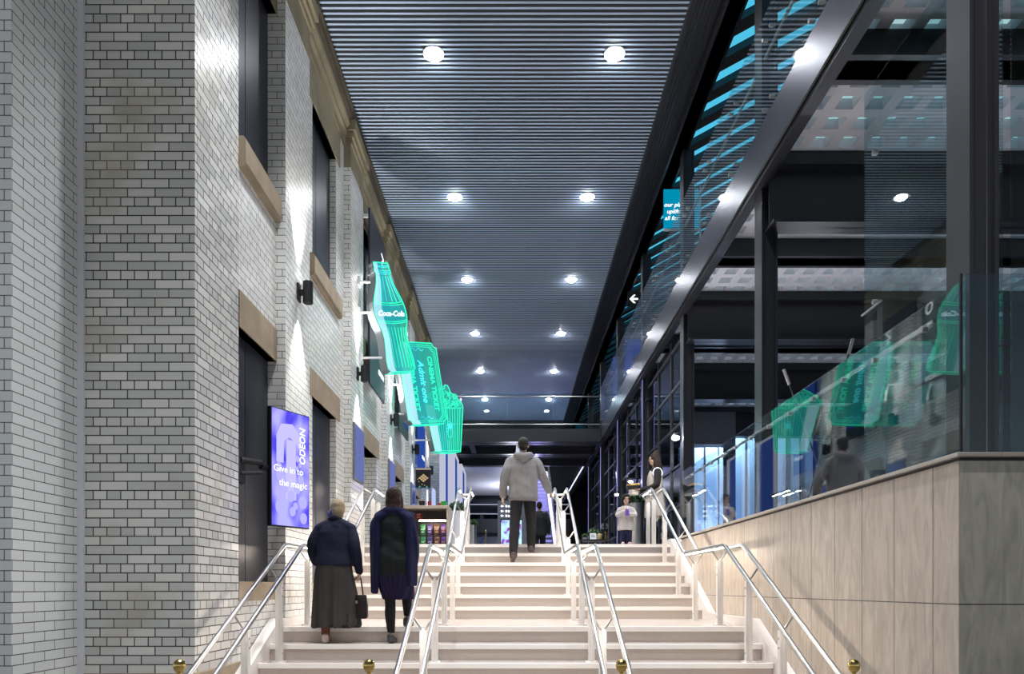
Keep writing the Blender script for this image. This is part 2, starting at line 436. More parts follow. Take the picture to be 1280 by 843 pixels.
def face_bits(parent, c, s, R, iris, lip):
    c = Vector(c)
    for sx in (-1, 1):
        MB().ball(c+R @ (Vector((sx*.031, .083, .012))*s), (.0135*s, .008*s, .007*s), 12, 8, rot=R).build('eye', iris, parent, local=True, smooth=True)
    MB().ball(c+R @ (Vector((0, .0945, -.057))*s), (.022*s, .006*s, .006*s), 12, 8, rot=R).build('mouth', lip, parent, local=True, smooth=True)
    for sx in (-1, 1):
        MB().ball(c+R @ (Vector((sx*.032, .090, .036))*s), (.021*s, .006*s, .004*s), 10, 6, rot=R).build('eyebrow', iris, parent, local=True, smooth=True)
dark = mat('dark_eye', (.012, .008, .006), .4); lipm = mat('lips', (.32, .09, .08), .5)
def folds(ax, ay, az, amp, seed=0.0):
    def f(co):
        return amp*(sin(co.x*ax+seed+1.7*sin(co.z*az*.4))*.6+sin(co.z*az+2.3*sin(co.x*ax*.5+seed))*.4+sin(co.y*ay+seed*2)*.4)
    return f

# ---- body skeleton shared by the adults (metres for a 1.75 m figure, facing +Y); sc scales it
def body(root, sk, J, sc=1.0, voxel=.0075, yaw=0, pitch=0, hands=True, bulk=1.0):
    mb = MB()
    V = lambda p: Vector(p)*sc
    t = J['torso']
    loft(mb, [(z*sc, cx*sc, cy*sc, rx*sc*bulk, ry*sc*bulk) for z, cx, cy, rx, ry in t])
    for s in ('L', 'R'):
        limb(mb, [V(J['hip'+s]), V(J['knee'+s]), V(J['calf'+s]) if 'calf'+s in J else (V(J['knee'+s])*.62+V(J['ank'+s])*.38)+Vector((0, -.02*sc, 0)), V(J['ank'+s])], [.083*sc*bulk, .056*sc*bulk, .054*sc*bulk, .036*sc])
        a = V(J['ank'+s]); tdir = Vector(J['toe'+s])-Vector(J['ank'+s])
        limb(mb, [a+Vector((0, -.03, -.035))*sc, a+Vector((0, .03, -.04))*sc, V(J['toe'+s])], [.034*sc, .036*sc, .022*sc], 10, 3)
        limb(mb, [V(J['neckb'])+(V(J['sh'+s])-V(J['neckb']))*.35, V(J['sh'+s])], [.05*sc, .054*sc], 12, 2)
        limb(mb, [V(J['sh'+s]), V(J['el'+s]), (V(J['el'+s])*.65+V(J['wr'+s])*.35), V(J['wr'+s])], [.05*sc, .038*sc, .038*sc, .025*sc])
        if hands:
            dd = J.get('hd'+s) or (Vector(J['wr'+s])-Vector(J['el'+s])); nn = J.get('hn'+s) or (Vector((1 if s == 'L' else -1, .35, 0)))
            hand(mb, V(J['wr'+s]), dd, nn, J.get('hs'+s, -1 if s == 'L' else 1), sc, J.get('curl'+s, .5))
    hc = V(J['head'])
    limb(mb, [V(J['neckb']), hc+Vector((0, -.012, -.06))*sc], [.056*sc, .05*sc], 14, 3)
    R = head(mb, hc, sc*.98, yaw, pitch)
    b = fuse(mb, 'body', sk, root, voxel, 2)
    return b, hc, R
TORSO = [(.84, 0, 0, .12, .09), (.92, 0, -.005, .165, .115), (1.0, 0, -.005, .16, .105), (1.10, 0, .0, .14, .095), (1.22, 0, .0, .155, .11), (1.33, 0, -.005, .17, .115), (1.42, 0, -.01, .15, .095), (1.47, 0, -.012, .085, .07)]
def stand(**kw):
    J = dict(torso=TORSO, hipL=(-.09, 0, .90), hipR=(.09, 0, .90), kneeL=(-.095, .015, .49), kneeR=(.095, .015, .49), ankL=(-.095, -.02, .085), ankR=(.095, -.02, .085),
             toeL=(-.11, .15, .025), toeR=(.11, .15, .025), shL=(-.18, -.01, 1.385), shR=(.18, -.01, 1.385), elL=(-.235, -.03, 1.12), elR=(.235, -.03, 1.12), wrL=(-.25, .03, .87), wrR=(.25, .03, .87),
             neckb=(0, -.012, 1.45), head=(0, .012, 1.632))
    J.update(kw); return J
def shoe(parent, ank, toe, m, sc, name='shoe'):
    mb = MB(); a = Vector(ank)*sc; t = Vector(toe)*sc
    d = (t-a); d.z = 0; d.normalize()
    zs = (Vector(toe).z-.025)*sc
    limb(mb, [a+d*-.045*sc+Vector((0, 0, -.042))*sc, a+d*.04*sc+Vector((0, 0, -.045))*sc, t+Vector((0, 0, .008))*sc+d*.02*sc], [.040*sc, .043*sc, .033*sc], 12, 4)
    limb(mb, [a+d*-.03*sc+Vector((0, 0, .0)), a+d*-.02*sc+Vector((0, 0, -.04))*sc], [.043*sc, .042*sc], 12, 2)
    for v in mb.v:
        v.z = max(v.z, a.z-.085*sc) if False else v.z
    return fuse(mb, name, m, parent, .009, 2)

# ---------- 1. elderly woman, seen from behind, dark jacket and long grey skirt
sc = 1.52/1.75
root = thing('person', 'person in a navy jacket and long grey skirt carrying a dark handbag upstairs', 'person', (-1.86, 7.10, .80))
rz = .16/sc
J = stand(hipR=(.09, .03, .92), kneeR=(.10, .26, .62), ankR=(.10, .27, .085+rz), toeR=(.12, .44, .025+rz), kneeL=(-.09, .05, .49), elL=(-.27, .03, 1.16), wrL=(-.27, .17, .98), elR=(.27, -.04, 1.12), wrR=(.285, .06, .87),
          torso=[(z, cx+.0, cy+max(0, z-1.0)*.16, rx*1.05, ry*1.1) for z, cx, cy, rx, ry in TORSO], shL=(-.18, .055, 1.37), shR=(.18, .055, 1.37), neckb=(0, .06, 1.44), head=(.015, .12, 1.61), hnR=(-1, .2, 0), hdR=(0, .12, -1), curlR=1.1)
b, hc, R = body(root, M['skin'], J, sc, .0075, .25, -.1, bulk=1.0)
V = lambda *p: Vector(p)*sc
mb = MB()
loft(mb, [(z*sc, cx*sc, cy*sc, rx*sc, ry*sc) for z, cx, cy, rx, ry in ((.93, 0, .0, .225, .175), (1.0, 0, .01, .222, .17), (1.1, 0, .02, .20, .15), (1.22, 0, .04, .205, .155), (1.33, 0, .055, .21, .15), (1.41, 0, .06, .185, .12), (1.46, 0, .065, .11, .09), (1.50, 0, .07, .078, .075))])
for s in ('L', 'R'):
    limb(mb, [V(*J['sh'+s])+V(0, 0, -.01), V(*J['el'+s]), V(*J['wr'+s])], [.078*sc, .068*sc, .050*sc]); limb(mb, [V(0, .06, 1.44), V(*J['sh'+s])*.5+V(0, .03, 1.425)*.5+V(0, 0, .01), V(*J['sh'+s])+V(0, 0, -.005)], [.08*sc, .082*sc, .082*sc])
fuse(mb, 'jacket', cloth('navy_wool', (.013, .015, .034)), root, .010, 3, folds(22, 17, 30, .006*sc))
mb = MB(); limb(mb, [V(-.07, .05, 1.475), V(0, .0, 1.50), V(.07, .05, 1.475)], [.03, .034, .03]); fuse(mb, 'collar', cloth('navy_collar', (.008, .009, .02)), root, .008, 2)
mb = MB(); rings = []
loft(mb, [(z*sc, 0, cy*sc, rx*sc, ry*sc) for z, cy, rx, ry in ((.20, .10, .285, .235), (.22, .10, .29, .24), (.40, .085, .275, .225), (.65, .05, .245, .20), (.85, .01, .222, .175), (.98, .0, .20, .155), (1.04, .0, .17, .13))], 40)
def skirt_fold(co):
    k = max(0, 1-(co.z/sc-.2)/.75); th = math.atan2(co.y-.08, co.x)
    return .020*sc*k*(sin(th*9+.6*sin(co.z*5))+.5*sin(th*17+1))
fuse(mb, 'skirt', cloth('grey_wool', (.050, .046, .044), 7), root, .011, 2, skirt_fold)
mb = MB()
for (p, r) in (((0, -.02, .035), (.092, .108, .100)), ((0, -.055, -.02), (.082, .075, .085)), ((.0, -.06, -.075), (.066, .055, .05))): mb.ball(hc+R @ (Vector(p)*sc), tuple(q*sc for q in r), 18, 12, rot=R)
fuse(mb, 'hair', cloth('ash_blond_hair', (.36, .28, .17), 34, .8, .6), root, .008, 2, folds(60, 50, 18, .004))
mb = MB(); limb(mb, [hc+V(-.075, .02, .0), hc+V(-.085, -.03, -.05), hc+V(-.07, -.04, -.10)], [.022, .030, .022]); fuse(mb, 'blue_scarf', cloth('blue_scarf', (.08, .09, .24)), root, .007, 2)
for s in ('L', 'R'):
    shoe(root, J['ank'+s], J['toe'+s], mat('pale_shoe', (.42, .34, .29), .6), sc)
    mb = MB(); limb(mb, [V(*J['ank'+s])+V(0, 0, -.01), V(*J['ank'+s])+V(0, -.005, .14)], [.046*sc, .056*sc]); fuse(mb, 'sock', cloth('rust_sock', (.13, .045, .025)), root, .008, 2)
# handbag (held, so a thing of its own)
hp = Vector((-1.86, 7.10, .80))+V(.285, .085, .80)
bag = thing('handbag', 'dark handbag hanging from the hand of the person in the long grey skirt', 'handbag', (hp.x-.03, hp.y, hp.z-.44))
mb = MB(); bx, by, bz = bag.location
loft(mb, [(bz, bx, by, .105, .05), (bz+.02, bx, by, .118, .062), (bz+.14, bx, by, .118, .056), (bz+.24, bx, by, .104, .03), (bz+.25, bx, by, .10, .022)], 20, .45)
o = mb.build('bag_body', cloth('dark_leather', (.022, .016, .014), 5, .2, .45), bag, smooth=True)
MB().tube([(bx-.07, by, bz+.24), (bx-.055, by, bz+.35), (bx-.01, by, bz+.425), (bx+.02, by, bz+.442), (bx+.045, by, bz+.42), (bx+.055, by, bz+.35), (bx+.07, by, bz+.24)], .008, 8).build('strap', M['black'], bag, smooth=True)
MB().box(bx-.025, bx+.025, by-.068, by-.058, bz+.16, bz+.19).build('clasp', M['inox'], bag)

# ---------- 2. woman in navy shawl, black dress and leggings
sc = 1.62/1.75
root = thing('person', 'person with long brown hair in a navy shawl, black dress and leggings climbing the stairs', 'person', (-1.235, 7.10, .80))
rz = .16/sc
J = stand(hipR=(.085, .04, .93), kneeR=(.10, .30, .66), ankR=(.11, .26, .085+rz), toeR=(.13, .43, .025+rz), hipL=(-.08, 0, .90), kneeL=(-.05, .03, .48), ankL=(-.03, -.02, .085), toeL=(-.03, .15, .025),
          elL=(-.215, .0, 1.13), wrL=(-.19, .14, .93), elR=(.215, .02, 1.16), wrR=(.17, .22, 1.12), shL=(-.165, -.01, 1.40), shR=(.165, -.01, 1.40))
b, hc, R = body(root, M['skin'], J, sc, .0075, 0.0, 0.05)
V = lambda *p: Vector(p)*sc
mb = MB()
loft(mb, [(z*sc, cx*sc, cy*sc, rx*sc, ry*sc) for z, cx, cy, rx, ry in ((.74, 0, .035, .185, .15), (.78, 0, .03, .200, .155), (.93, 0, .0, .205, .15), (1.04, 0, -.005, .185, .135), (1.13, 0, .0, .165, .12), (1.24, 0, .0, .175, .13), (1.34, 0, -.005, .185, .13), (1.42, 0, -.01, .165, .105), (1.46, 0, -.012, .10, .085), (1.475, 0, -.012, .075, .07))])
for s in ('L', 'R'): limb(mb, [V(*J['sh'+s]), V(*J['el'+s]), V(*J['wr'+s])], [.066*sc, .052*sc, .038*sc])
def drape(co):
    k = max(0, 1-(co.z/sc-.6)/.6); th = math.atan2(co.y-.03, co.x)
    return .008*sc*k*sin(th*11)+.006*sc*sin(co.z*38+2*sin(co.x*14))*(1 if .95 < co.z/sc < 1.25 else .35)
fuse(mb, 'dress', cloth('black_jersey', (.014, .016, .017), 9), root, .009, 3, drape)
# shawl: over both shoulders, hanging down the sides to below the knee
mb = MB()
for sx, zl, w in ((-1, .58, .046), (1, .66, .040)):
    pts = [V(sx*.05, -.075, 1.47), V(sx*.14, -.105, 1.42), V(sx*.19, -.09, 1.33), V(sx*.195, -.095, 1.1), V(sx*.20, -.085, .9), V(sx*.205, -.06, zl)]
    for k in range(4):
        off = V(sx*(.018*k-.02), .028*k, 0)
        limb(mb, [p+off*(0.4 if i < 2 else 1) for i, p in enumerate(pts)], [.035*sc, .042*sc, w*sc, w*.85*sc, w*.8*sc, w*.55*sc], 12, 5)
    for k in range(3):
        limb(mb, [V(sx*.16, -.04+.05*k, 1.43), V(sx*.215, -.04+.05*k, 1.27), V(sx*.235, .0+.04*k, 1.0), V(sx*.215, .03*k, .80)], [.040*sc, .046*sc, .040*sc, .026*sc], 12, 5)
limb(mb, [V(-.19, .02, 1.43), V(-.08, -.075, 1.475), V(0, -.085, 1.485), V(.08, -.075, 1.475), V(.19, .02, 1.43)], [.045*sc, .045*sc, .042*sc, .045*sc, .045*sc])
fuse(mb, 'shawl', cloth('navy_shawl', (.010, .011, .045), 12), root, .009, 3, folds(70, 60, 6, .005*sc))
mb = MB()
loft(mb, [(z*sc, cx*sc, cy*sc, rx*sc, ry*sc) for z, cx, cy, rx, ry in ((.50, .03, .10, .17, .14), (.52, .03, .10, .18, .145), (.66, .015, .06, .195, .155), (.78, 0, .03, .20, .155))], 30)
fuse(mb, 'hem', cloth('violet_hem', (.016, .012, .045), 9), root, .010, 2, lambda co: .01*sin(math.atan2(co.y, co.x)*13))
mb = MB()
for s in ('L', 'R'):
    mid = (Vector(J['knee'+s])*.62+Vector(J['ank'+s])*.38)+Vector((0, -.02, 0))
    limb(mb, [V(*J['hip'+s]), V(*J['knee'+s]), V(*mid), V(*J['ank'+s])+V(0, 0, .05)], [.09*sc, .062*sc, .061*sc, .043*sc])
fuse(mb, 'leggings', cloth('black_leggings', (.010, .010, .011)), root, .009, 2)
for s in ('L', 'R'): shoe(root, J['ank'+s], J['toe'+s], mat('dark_flat_shoe', (.035, .03, .032), .5), sc*.98)
mb = MB()
for (p, r) in (((0, -.018, .03), (.092, .108, .102)), ((0, -.06, -.05), (.088, .062, .10)), ((0, -.085, -.14), (.086, .05, .10)), ((-.03, -.092, -.21), (.05, .036, .08)), ((.04, -.092, -.20), (.05, .036, .07)), ((.075, .0, -.06), (.024, .05, .10)), ((-.075, .0, -.06), (.024, .05, .10))):
    mb.ball(hc+R @ (Vector(p)*sc), tuple(q*sc for q in r), 18, 12, rot=R)
fuse(mb, 'hair', cloth('dark_brown_hair', (.035, .018, .012), 40, .9, .45), root, .008, 3, folds(75, 60, 5, .004))

# ---------- 3. man in grey hooded jacket, near the stair top
sc = 1.82/1.75
root = thing('person', 'person in a light grey hooded jacket and black trousers near the top of the stairs', 'person', (.165, 10.74, 1.92))
rz = -.16/sc
J = stand(hipR=(.09, .02, .90), kneeR=(.12, .06, .50), ankR=(.12, .02, .085), toeR=(.15, .19, .025), hipL=(-.09, -.02, .89), kneeL=(-.13, -.09, .44), ankL=(-.15, -.30, .085+rz+.035), toeL=(-.16, -.15, .025+rz),
          elL=(-.285, -.05, 1.14), wrL=(-.305, .02, .88), elR=(.30, .02, 1.16), wrR=(.40, .20, .98), shL=(-.19, 0, 1.385), shR=(.19, 0, 1.385), hnR=(-.6, 0, -1), hdR=(.35, .7, -.45))
b, hc, R = body(root, M['skin'], J, sc, .0075, .0, .0)
V = lambda *p: Vector(p)*sc
mb = MB()
loft(mb, [(z*sc, cx*sc, cy*sc, rx*sc, ry*sc) for z, cx, cy, rx, ry in ((.80, 0, 0, .205, .155), (.82, 0, 0, .222, .17), (.88, 0, 0, .225, .17), (1.0, 0, 0, .222, .165), (1.15, 0, 0, .218, .16), (1.30, 0, 0, .225, .165), (1.40, 0, -.005, .205, .135), (1.46, 0, -.01, .13, .10), (1.50, 0, -.01, .088, .085))])
for s in ('L', 'R'): limb(mb, [V(*J['sh'+s])+V(0, 0, -.01), V(*J['el'+s]), V(*J['wr'+s])], [.082*sc, .072*sc, .054*sc]); limb(mb, [V(0, 0, 1.45), V(*J['sh'+s])+V(0, 0, -.01)], [.075*sc, .084*sc])
fuse(mb, 'jacket', cloth('grey_jacket', (.27, .26, .265), 9), root, .010, 3, folds(19, 15, 36, .007))
mb = MB()
limb(mb, [V(-.105, .03, 1.47), V(-.10, -.09, 1.47), V(0, -.135, 1.44), V(.10, -.09, 1.47), V(.105, .03, 1.47)], [.035, .05, .06, .05, .035]); mb.ball(V(0, -.115, 1.385), (.085, .05, .075))
fuse(mb, 'hood', cloth('grey_hood', (.24, .23, .235), 9), root, .009, 3)
mb = MB(); loft(mb, [(z*sc, 0, 0, rx*sc, ry*sc) for z, rx, ry in ((.785, .205, .155), (.80, .225, .172), (.835, .228, .175), (.85, .222, .168))], 30); fuse(mb, 'hem_band', cloth('grey_hem', (.21, .195, .20), 14), root, .009, 2)
mb = MB()
loft(mb, [(z*sc, 0, 0, rx*sc, ry*sc) for z, rx, ry in ((.78, .15, .11), (.84, .17, .12), (.92, .18, .125), (.98, .17, .12))])
for s in ('L', 'R'): limb(mb, [V(*J['hip'+s])+V(0, 0, -.02), V(*J['knee'+s]), V(*J['knee'+s])*.62+V(*J['ank'+s])*.38+V(0, -.02, 0), V(*J['ank'+s])+V(0, 0, -.01)], [.105*sc, .080*sc, .076*sc, .058*sc])
fuse(mb, 'trousers', cloth('black_trousers', (.016, .015, .017)), root, .010, 3, folds(24, 20, 34, .005))
for s in ('L', 'R'): shoe(root, J['ank'+s], J['toe'+s], mat('brown_shoe', (.06, .04, .035), .45), sc)
mb = MB()
for (p, r) in (((0, -.016, .036), (.083, .102, .092)), ((0, -.058, -.025), (.07, .055, .06))): mb.ball(hc+R @ (Vector(p)*sc), tuple(q*sc for q in r), 18, 12, rot=R)
fuse(mb, 'hair', cloth('short_dark_hair', (.030, .024, .020), 60, .9, .6), root, .008, 1)

# ---------- 4. man in dark suit on the upper floor
sc = 1.75/1.75
root = thing('person', 'person in a dark suit walking away towards the lavender lit escalator', 'person', (.76, 19.5, TOP))
J = stand(kneeR=(.10, .10, .50), ankR=(.10, .14, .085), toeR=(.11, .31, .025), kneeL=(-.10, -.02, .48), ankL=(-.10, -.16, .095), toeL=(-.11, .0, .025), elL=(-.26, -.02, 1.14), elR=(.26, -.04, 1.14), wrL=(-.255, .06, .89), wrR=(.27, .05, .89))
b, hc, R = body(root, M['skin_dark'], J, sc, .010, .0, -.15)
V = lambda *p: Vector(p)*sc
mb = MB()
loft(mb, [(z, 0, 0, rx, ry) for z, rx, ry in ((.78, .205, .15), (.80, .215, .16), (.95, .205, .15), (1.1, .195, .14), (1.28, .215, .15), (1.40, .195, .13), (1.45, .12, .10), (1.49, .082, .08))])
for s in ('L', 'R'): limb(mb, [V(*J['sh'+s]), V(*J['el'+s]), V(*J['wr'+s])], [.085, .070, .052])
fuse(mb, 'jacket', cloth('charcoal_suit', (.020, .021, .023)), root, .012, 3, folds(20, 16, 30, .005))
mb = MB()
loft(mb, [(z, 0, 0, rx, ry) for z, rx, ry in ((.78, .15, .11), (.9, .17, .12), (.98, .17, .12))])
for s in ('L', 'R'): limb(mb, [V(*J['hip'+s]), V(*J['knee'+s]), V(*J['knee'+s])*.62+V(*J['ank'+s])*.38+V(0, -.02, 0), V(*J['ank'+s])], [.10, .08, .076, .062])
fuse(mb, 'trousers', cloth('dark_trousers', (.018, .018, .022)), root, .012, 3)
for s in ('L', 'R'): shoe(root, J['ank'+s], J['toe'+s], M['black'], sc)
mb = MB(); mb.ball(hc+V(0, -.016, .036), (.083, .102, .092)); mb.ball(hc+V(0, -.058, -.025), (.07, .055, .06)); fuse(mb, 'hair', cloth('black_hair', (.012, .010, .010), 60), root, .010, 1)

# ---------- 5. woman with the food tray, turned towards the hall
sc = 1.66/1.75
root = thing('person', 'person in a cream sleeveless long vest and black sleeves holding a tray of food', 'person', (2.50, 12.0, TOP), (0, 0, pi/2))
J = stand(elL=(-.25, .03, 1.13), elR=(.25, .03, 1.13), wrL=(-.13, .27, 1.06), wrR=(.13, .27, 1.06), hdL=(.25, 1, .05), hdR=(-.25, 1, .05), hnL=(.2, 0, 1), hnR=(-.2, 0, 1), hsL=1, hsR=-1, curlL=.35, curlR=.35,
          ankL=(-.10, .06, .085), kneeL=(-.10, .07, .49), toeL=(-.12, .23, .025))
b, hc, R = body(root, M['skin_dark'], J, sc, .0075, .05, -.12)
face_bits(root, hc, sc*.98, R, dark, lipm)
V = lambda *p: Vector(p)*sc
mb = MB()
for s in ('L', 'R'): limb(mb, [V(*J['sh'+s]), V(*J['el'+s]), V(*J['wr'+s])], [.068*sc, .058*sc, .042*sc])
loft(mb, [(z*sc, 0, -.005*sc, rx*sc, ry*sc) for z, rx, ry in ((.9, .17, .12), (1.1, .15, .105), (1.3, .175, .12), (1.42, .155, .10), (1.48, .075, .075))])
fuse(mb, 'black_top', cloth('black_top', (.012, .011, .012)), root, .009, 2, folds(30, 24, 40, .003))
mb = MB()
rings = ((.56, -.01, .215, .19), (.58, -.01, .22, .195), (.75, -.005, .215, .185), (.92, 0, .20, .165), (1.08, 0, .178, .14), (1.22, 0, .18, .145), (1.33, -.002, .178, .135), (1.41, -.006, .135, .11), (1.45, -.01, .10, .09))
loft(mb, [(z*sc, 0, cy*sc, rx*sc, ry*sc) for z, cy, rx, ry in rings], 30)
mb.prism([(-.06*sc, .58*sc), (.10*sc, .58*sc), (.03*sc, .44*sc)], 'x', -.2*sc, -.17*sc); mb.prism([(-.06*sc, .58*sc), (.10*sc, .58*sc), (.03*sc, .44*sc)], 'x', .17*sc, .2*sc)
fuse(mb, 'vest', cloth('cream_vest', (.42, .375, .335), 8), root, .009, 2, lambda co: .009*max(0, 1-(co.z/sc-.5)/.6)*sin(math.atan2(co.y, co.x)*10+2*co.z))
for s, sx in (('L', -1), ('R', 1)):
    mb = MB()
    ring = [V(sx*.185, -.01, 1.41)+V(sx*.0, .085*cos(k*pi/6), .09*sin(k*pi/6)-.05) for k in range(12)]
    mb.tube([p+V(sx*(.0+.004*(k % 2)), 0, 0) for k, p in enumerate(ring)], .013*sc, 8, closed=True)
    mb.build('white_piping', M['white'], root, local=True, smooth=True)
mb = MB()
loft(mb, [(z*sc, 0, 0, rx*sc, ry*sc) for z, rx, ry in ((.78, .14, .10), (.9, .17, .115), (.98, .16, .11))])
for s in ('L', 'R'): limb(mb, [V(*J['hip'+s]), V(*J['knee'+s]), V(*J['knee'+s])*.62+V(*J['ank'+s])*.38+V(0, -.02, 0), V(*J['ank'+s])], [.095*sc, .068*sc, .064*sc, .05*sc])
fuse(mb, 'trousers', cloth('black_slim_trousers', (.012, .012, .014)), root, .009, 2)
for s in ('L', 'R'): shoe(root, J['ank'+s], J['toe'+s], M['black'], sc)
mb = MB()
for (p, r) in (((0, -.022, .042), (.090, .108, .094)), ((0, -.06, .125), (.062, .064, .055)), ((0, -.062, -.03), (.088, .065, .09)), ((0, -.075, -.12), (.085, .055, .09)), ((-.075, .0, -.07), (.024, .045, .11)), ((.075, .0, -.07), (.024, .045, .11)), ((0, -.09, -.21), (.075, .05, .09))):
    mb.ball(hc+R @ (Vector(p)*sc), tuple(q*sc for q in r), 18, 12, rot=R)
fuse(mb, 'hair', cloth('black_brown_hair', (.022, .014, .011), 45, .9, .5), root, .008, 3, folds(60, 60, 8, .003))
# tray of food held in front of her
W = lambda p: Vector((2.50-p.y, 12.0+p.x, TOP+p.z))
tc = W(V(0, .40, 1.075))
tray = thing('food_tray', 'black food tray with golden snacks held by the person in the cream vest', 'food tray', (tc.x, tc.y, tc.z))
mb = MB(); loft(mb, [(tc.z, tc.x, tc.y, .095, .12), (tc.z+.055, tc.x, tc.y, .125, .15), (tc.z+.058, tc.x, tc.y, .128, .153)], 24, .5); mb.build('tray', M['black'], tray)
mb = MB(); rnd = random.Random(5)
for i in range(40): mb.ball((tc.x+rnd.uniform(-.10, .10), tc.y+rnd.uniform(-.12, .12), tc.z+.062+rnd.uniform(0, .03)), (rnd.uniform(.014, .03), rnd.uniform(.014, .03), rnd.uniform(.008, .016)), 8, 6, rot=Euler((rnd.uniform(0, 3), rnd.uniform(0, 3), 0)).to_matrix())
fd = mb.build('food', mat('golden_food', (.62, .38, .09), .55, var=.4, scale=25), tray, smooth=True); fd['kind'] = 'stuff'
napkin = thing('paper_bag', 'white paper bag held under the black food tray', 'paper bag', (tc.x+.03, tc.y, tc.z-.085))
mb = MB(); loft(mb, [(tc.z-.085, tc.x+.02, tc.y, .075, .09), (tc.z-.04, tc.x+.02, tc.y, .085, .10), (tc.z-.003, tc.x+.01, tc.y, .088, .105)], 16, .5); mb.build('bag', mat('white_paper', (.70, .62, .55), .7, var=.1), napkin)
MB().box(tc.x-.068, tc.x-.058, tc.y-.05, tc.y+.05, tc.z-.06, tc.z-.02).build('fold', M['white'], napkin)

# ---------- 6. small child in a pale coat facing the stairs
root = thing('person', 'small child in a pale grey coat and navy trousers standing at the stair top', 'person', (1.86, 11.22, TOP), (0, 0, pi))
H = .855; sc = H/1.75
CT = [(.70, 0, 0, .16, .13), (.82, 0, 0, .20, .155), (.98, 0, 0, .19, .15), (1.12, 0, 0, .18, .14), (1.22, 0, 0, .185, .14), (1.28, 0, 0, .14, .11), (1.31, 0, 0, .09, .09)]
J = dict(torso=CT, hipL=(-.10, 0, .72), hipR=(.10, 0, .72), kneeL=(-.11, .02, .40), kneeR=(.11, .02, .40), ankL=(-.11, 0, .10), ankR=(.11, 0, .10), toeL=(-.13, .16, .03), toeR=(.13, .16, .03),
         shL=(-.19, 0, 1.20), shR=(.19, 0, 1.20), elL=(-.30, .06, 1.02), elR=(.29, .06, 1.00), wrL=(-.09, .25, 1.02), wrR=(.08, .26, 1.12), neckb=(0, 0, 1.28), head=(0, .04, 1.535),
         hdL=(1, .35, .15), hdR=(-.6, .2, .9), hnL=(0, -1, .2), hnR=(0, -1, 0), curlL=.7, curlR=.8)
mb = MB(); V = lambda *p: Vector(p)*sc
loft(mb, [(z*sc, cx*sc, cy*sc, rx*sc, ry*sc) for z, cx, cy, rx, ry in CT])
for s in ('L', 'R'):
    limb(mb, [V(*J['hip'+s]), V(*J['knee'+s]), V(*J['ank'+s])], [.09*sc, .065*sc, .05*sc]); limb(mb, [V(*J['ank'+s])+V(0, -.03, -.05), V(*J['toe'+s])], [.05*sc, .035*sc])
    limb(mb, [V(*J['sh'+s]), V(*J['el'+s]), V(*J['wr'+s])], [.06*sc, .05*sc, .036*sc]); hand(mb, V(*J['wr'+s]), J['hd'+s], J['hn'+s], -1 if s == 'L' else 1, .55, J['curl'+s])
hc = V(*J['head']); limb(mb, [V(0, 0, 1.26), hc], [.055*sc, .055*sc]); hs = .72; R = head(mb, hc, hs, .0, -.1)
fuse(mb, 'body', M['skin'], root, .005, 2)
face_bits(root, hc, hs, R, dark, lipm)
mb = MB()
loft(mb, [(z*sc, 0, 0, rx*sc, ry*sc) for z, rx, ry in ((.50, .275, .22), (.52, .285, .23), (.75, .265, .215), (.95, .245, .20), (1.12, .235, .185), (1.22, .215, .165), (1.28, .15, .13), (1.31, .11, .11))], 28)
for s in ('L', 'R'): limb(mb, [V(*J['sh'+s]), V(*J['el'+s]), V(*J['wr'+s])*.93+V(*J['el'+s])*.07], [.088*sc, .078*sc, .062*sc])
coat = fuse(mb, 'coat', cloth('pale_grey_coat', (.42, .39, .385), 14), root, .006, 3, folds(36, 30, 44, .003))
mb = MB()
mb.tube([V(.115*cos(k*pi/8), .01+.115*sin(k*pi/8), 1.265-.035*sin(k*pi/8)) for k in range(16)], .038*sc, 10, closed=True); fuse(mb, 'white_collar', cloth('fleece', (.72, .70, .68), 40), root, .006, 1)
for z in (.70, .88, 1.04): MB().ball(V(.015, .205-.02*(z-.7), z), (.009, .005, .009), 10, 6).build('button', M['black'], coat, local=True)
mb = MB()
for s in ('L', 'R'): limb(mb, [V(*J['hip'+s]), V(*J['knee'+s]), V(*J['ank'+s])+V(0, 0, .0)], [.115*sc, .098*sc, .085*sc])
fuse(mb, 'trousers', cloth('navy_trousers', (.016, .018, .055)), root, .006, 2)
for s in ('L', 'R'): shoe(root, J['ank'+s], J['toe'+s], mat('pink_shoe', (.62, .46, .42), .6), sc*1.25) if False else None
for s in ('L', 'R'):
    mb = MB(); a = V(*J['ank'+s]); t_ = V(*J['toe'+s])
    limb(mb, [a+V(0, -.05, -.05), a+V(0, .05, -.045), t_+V(0, 0, .02)], [.05*sc, .055*sc, .045*sc]); fuse(mb, 'shoe', mat('pink_shoe', (.62, .46, .42), .6), root, .005, 2)
mb = MB()
for (p, r) in (((0, -.02, .045), (.096, .108, .088)), ((0, -.06, -.02), (.09, .06, .085)), ((-.083, -.005, -.03), (.020, .045, .07)), ((.083, -.005, -.03), (.020, .045, .07)), ((0, .072, .075), (.07, .026, .028))):
    mb.ball(hc+R @ (Vector(p)*hs), tuple(q*hs for q in r), 18, 12, rot=R)
fuse(mb, 'hair', cloth('black_bob_hair', (.010, .008, .008), 50), root, .006, 2)
cup = Vector((1.86, 11.22, TOP))
cp_ = V(-.0, .27, 1.08); cw = Vector((cup.x-cp_.x, cup.y-cp_.y, cup.z+cp_.z))
t = thing('drink_pouch', 'purple drink pouch held in the hands of the small child', 'drink', (cw.x, cw.y, cw.z-.05))
MB().lathe([(.022, -.055), (.028, -.05), (.028, .03), (.018, .05), (.010, .055)], cw, 14).build('pouch', mat('purple_pouch', (.12, .05, .42), .4), t, smooth=True)
MB().lathe([(.011, .055), (.011, .07)], cw, 10).build('cap', M['white'], t, smooth=True)
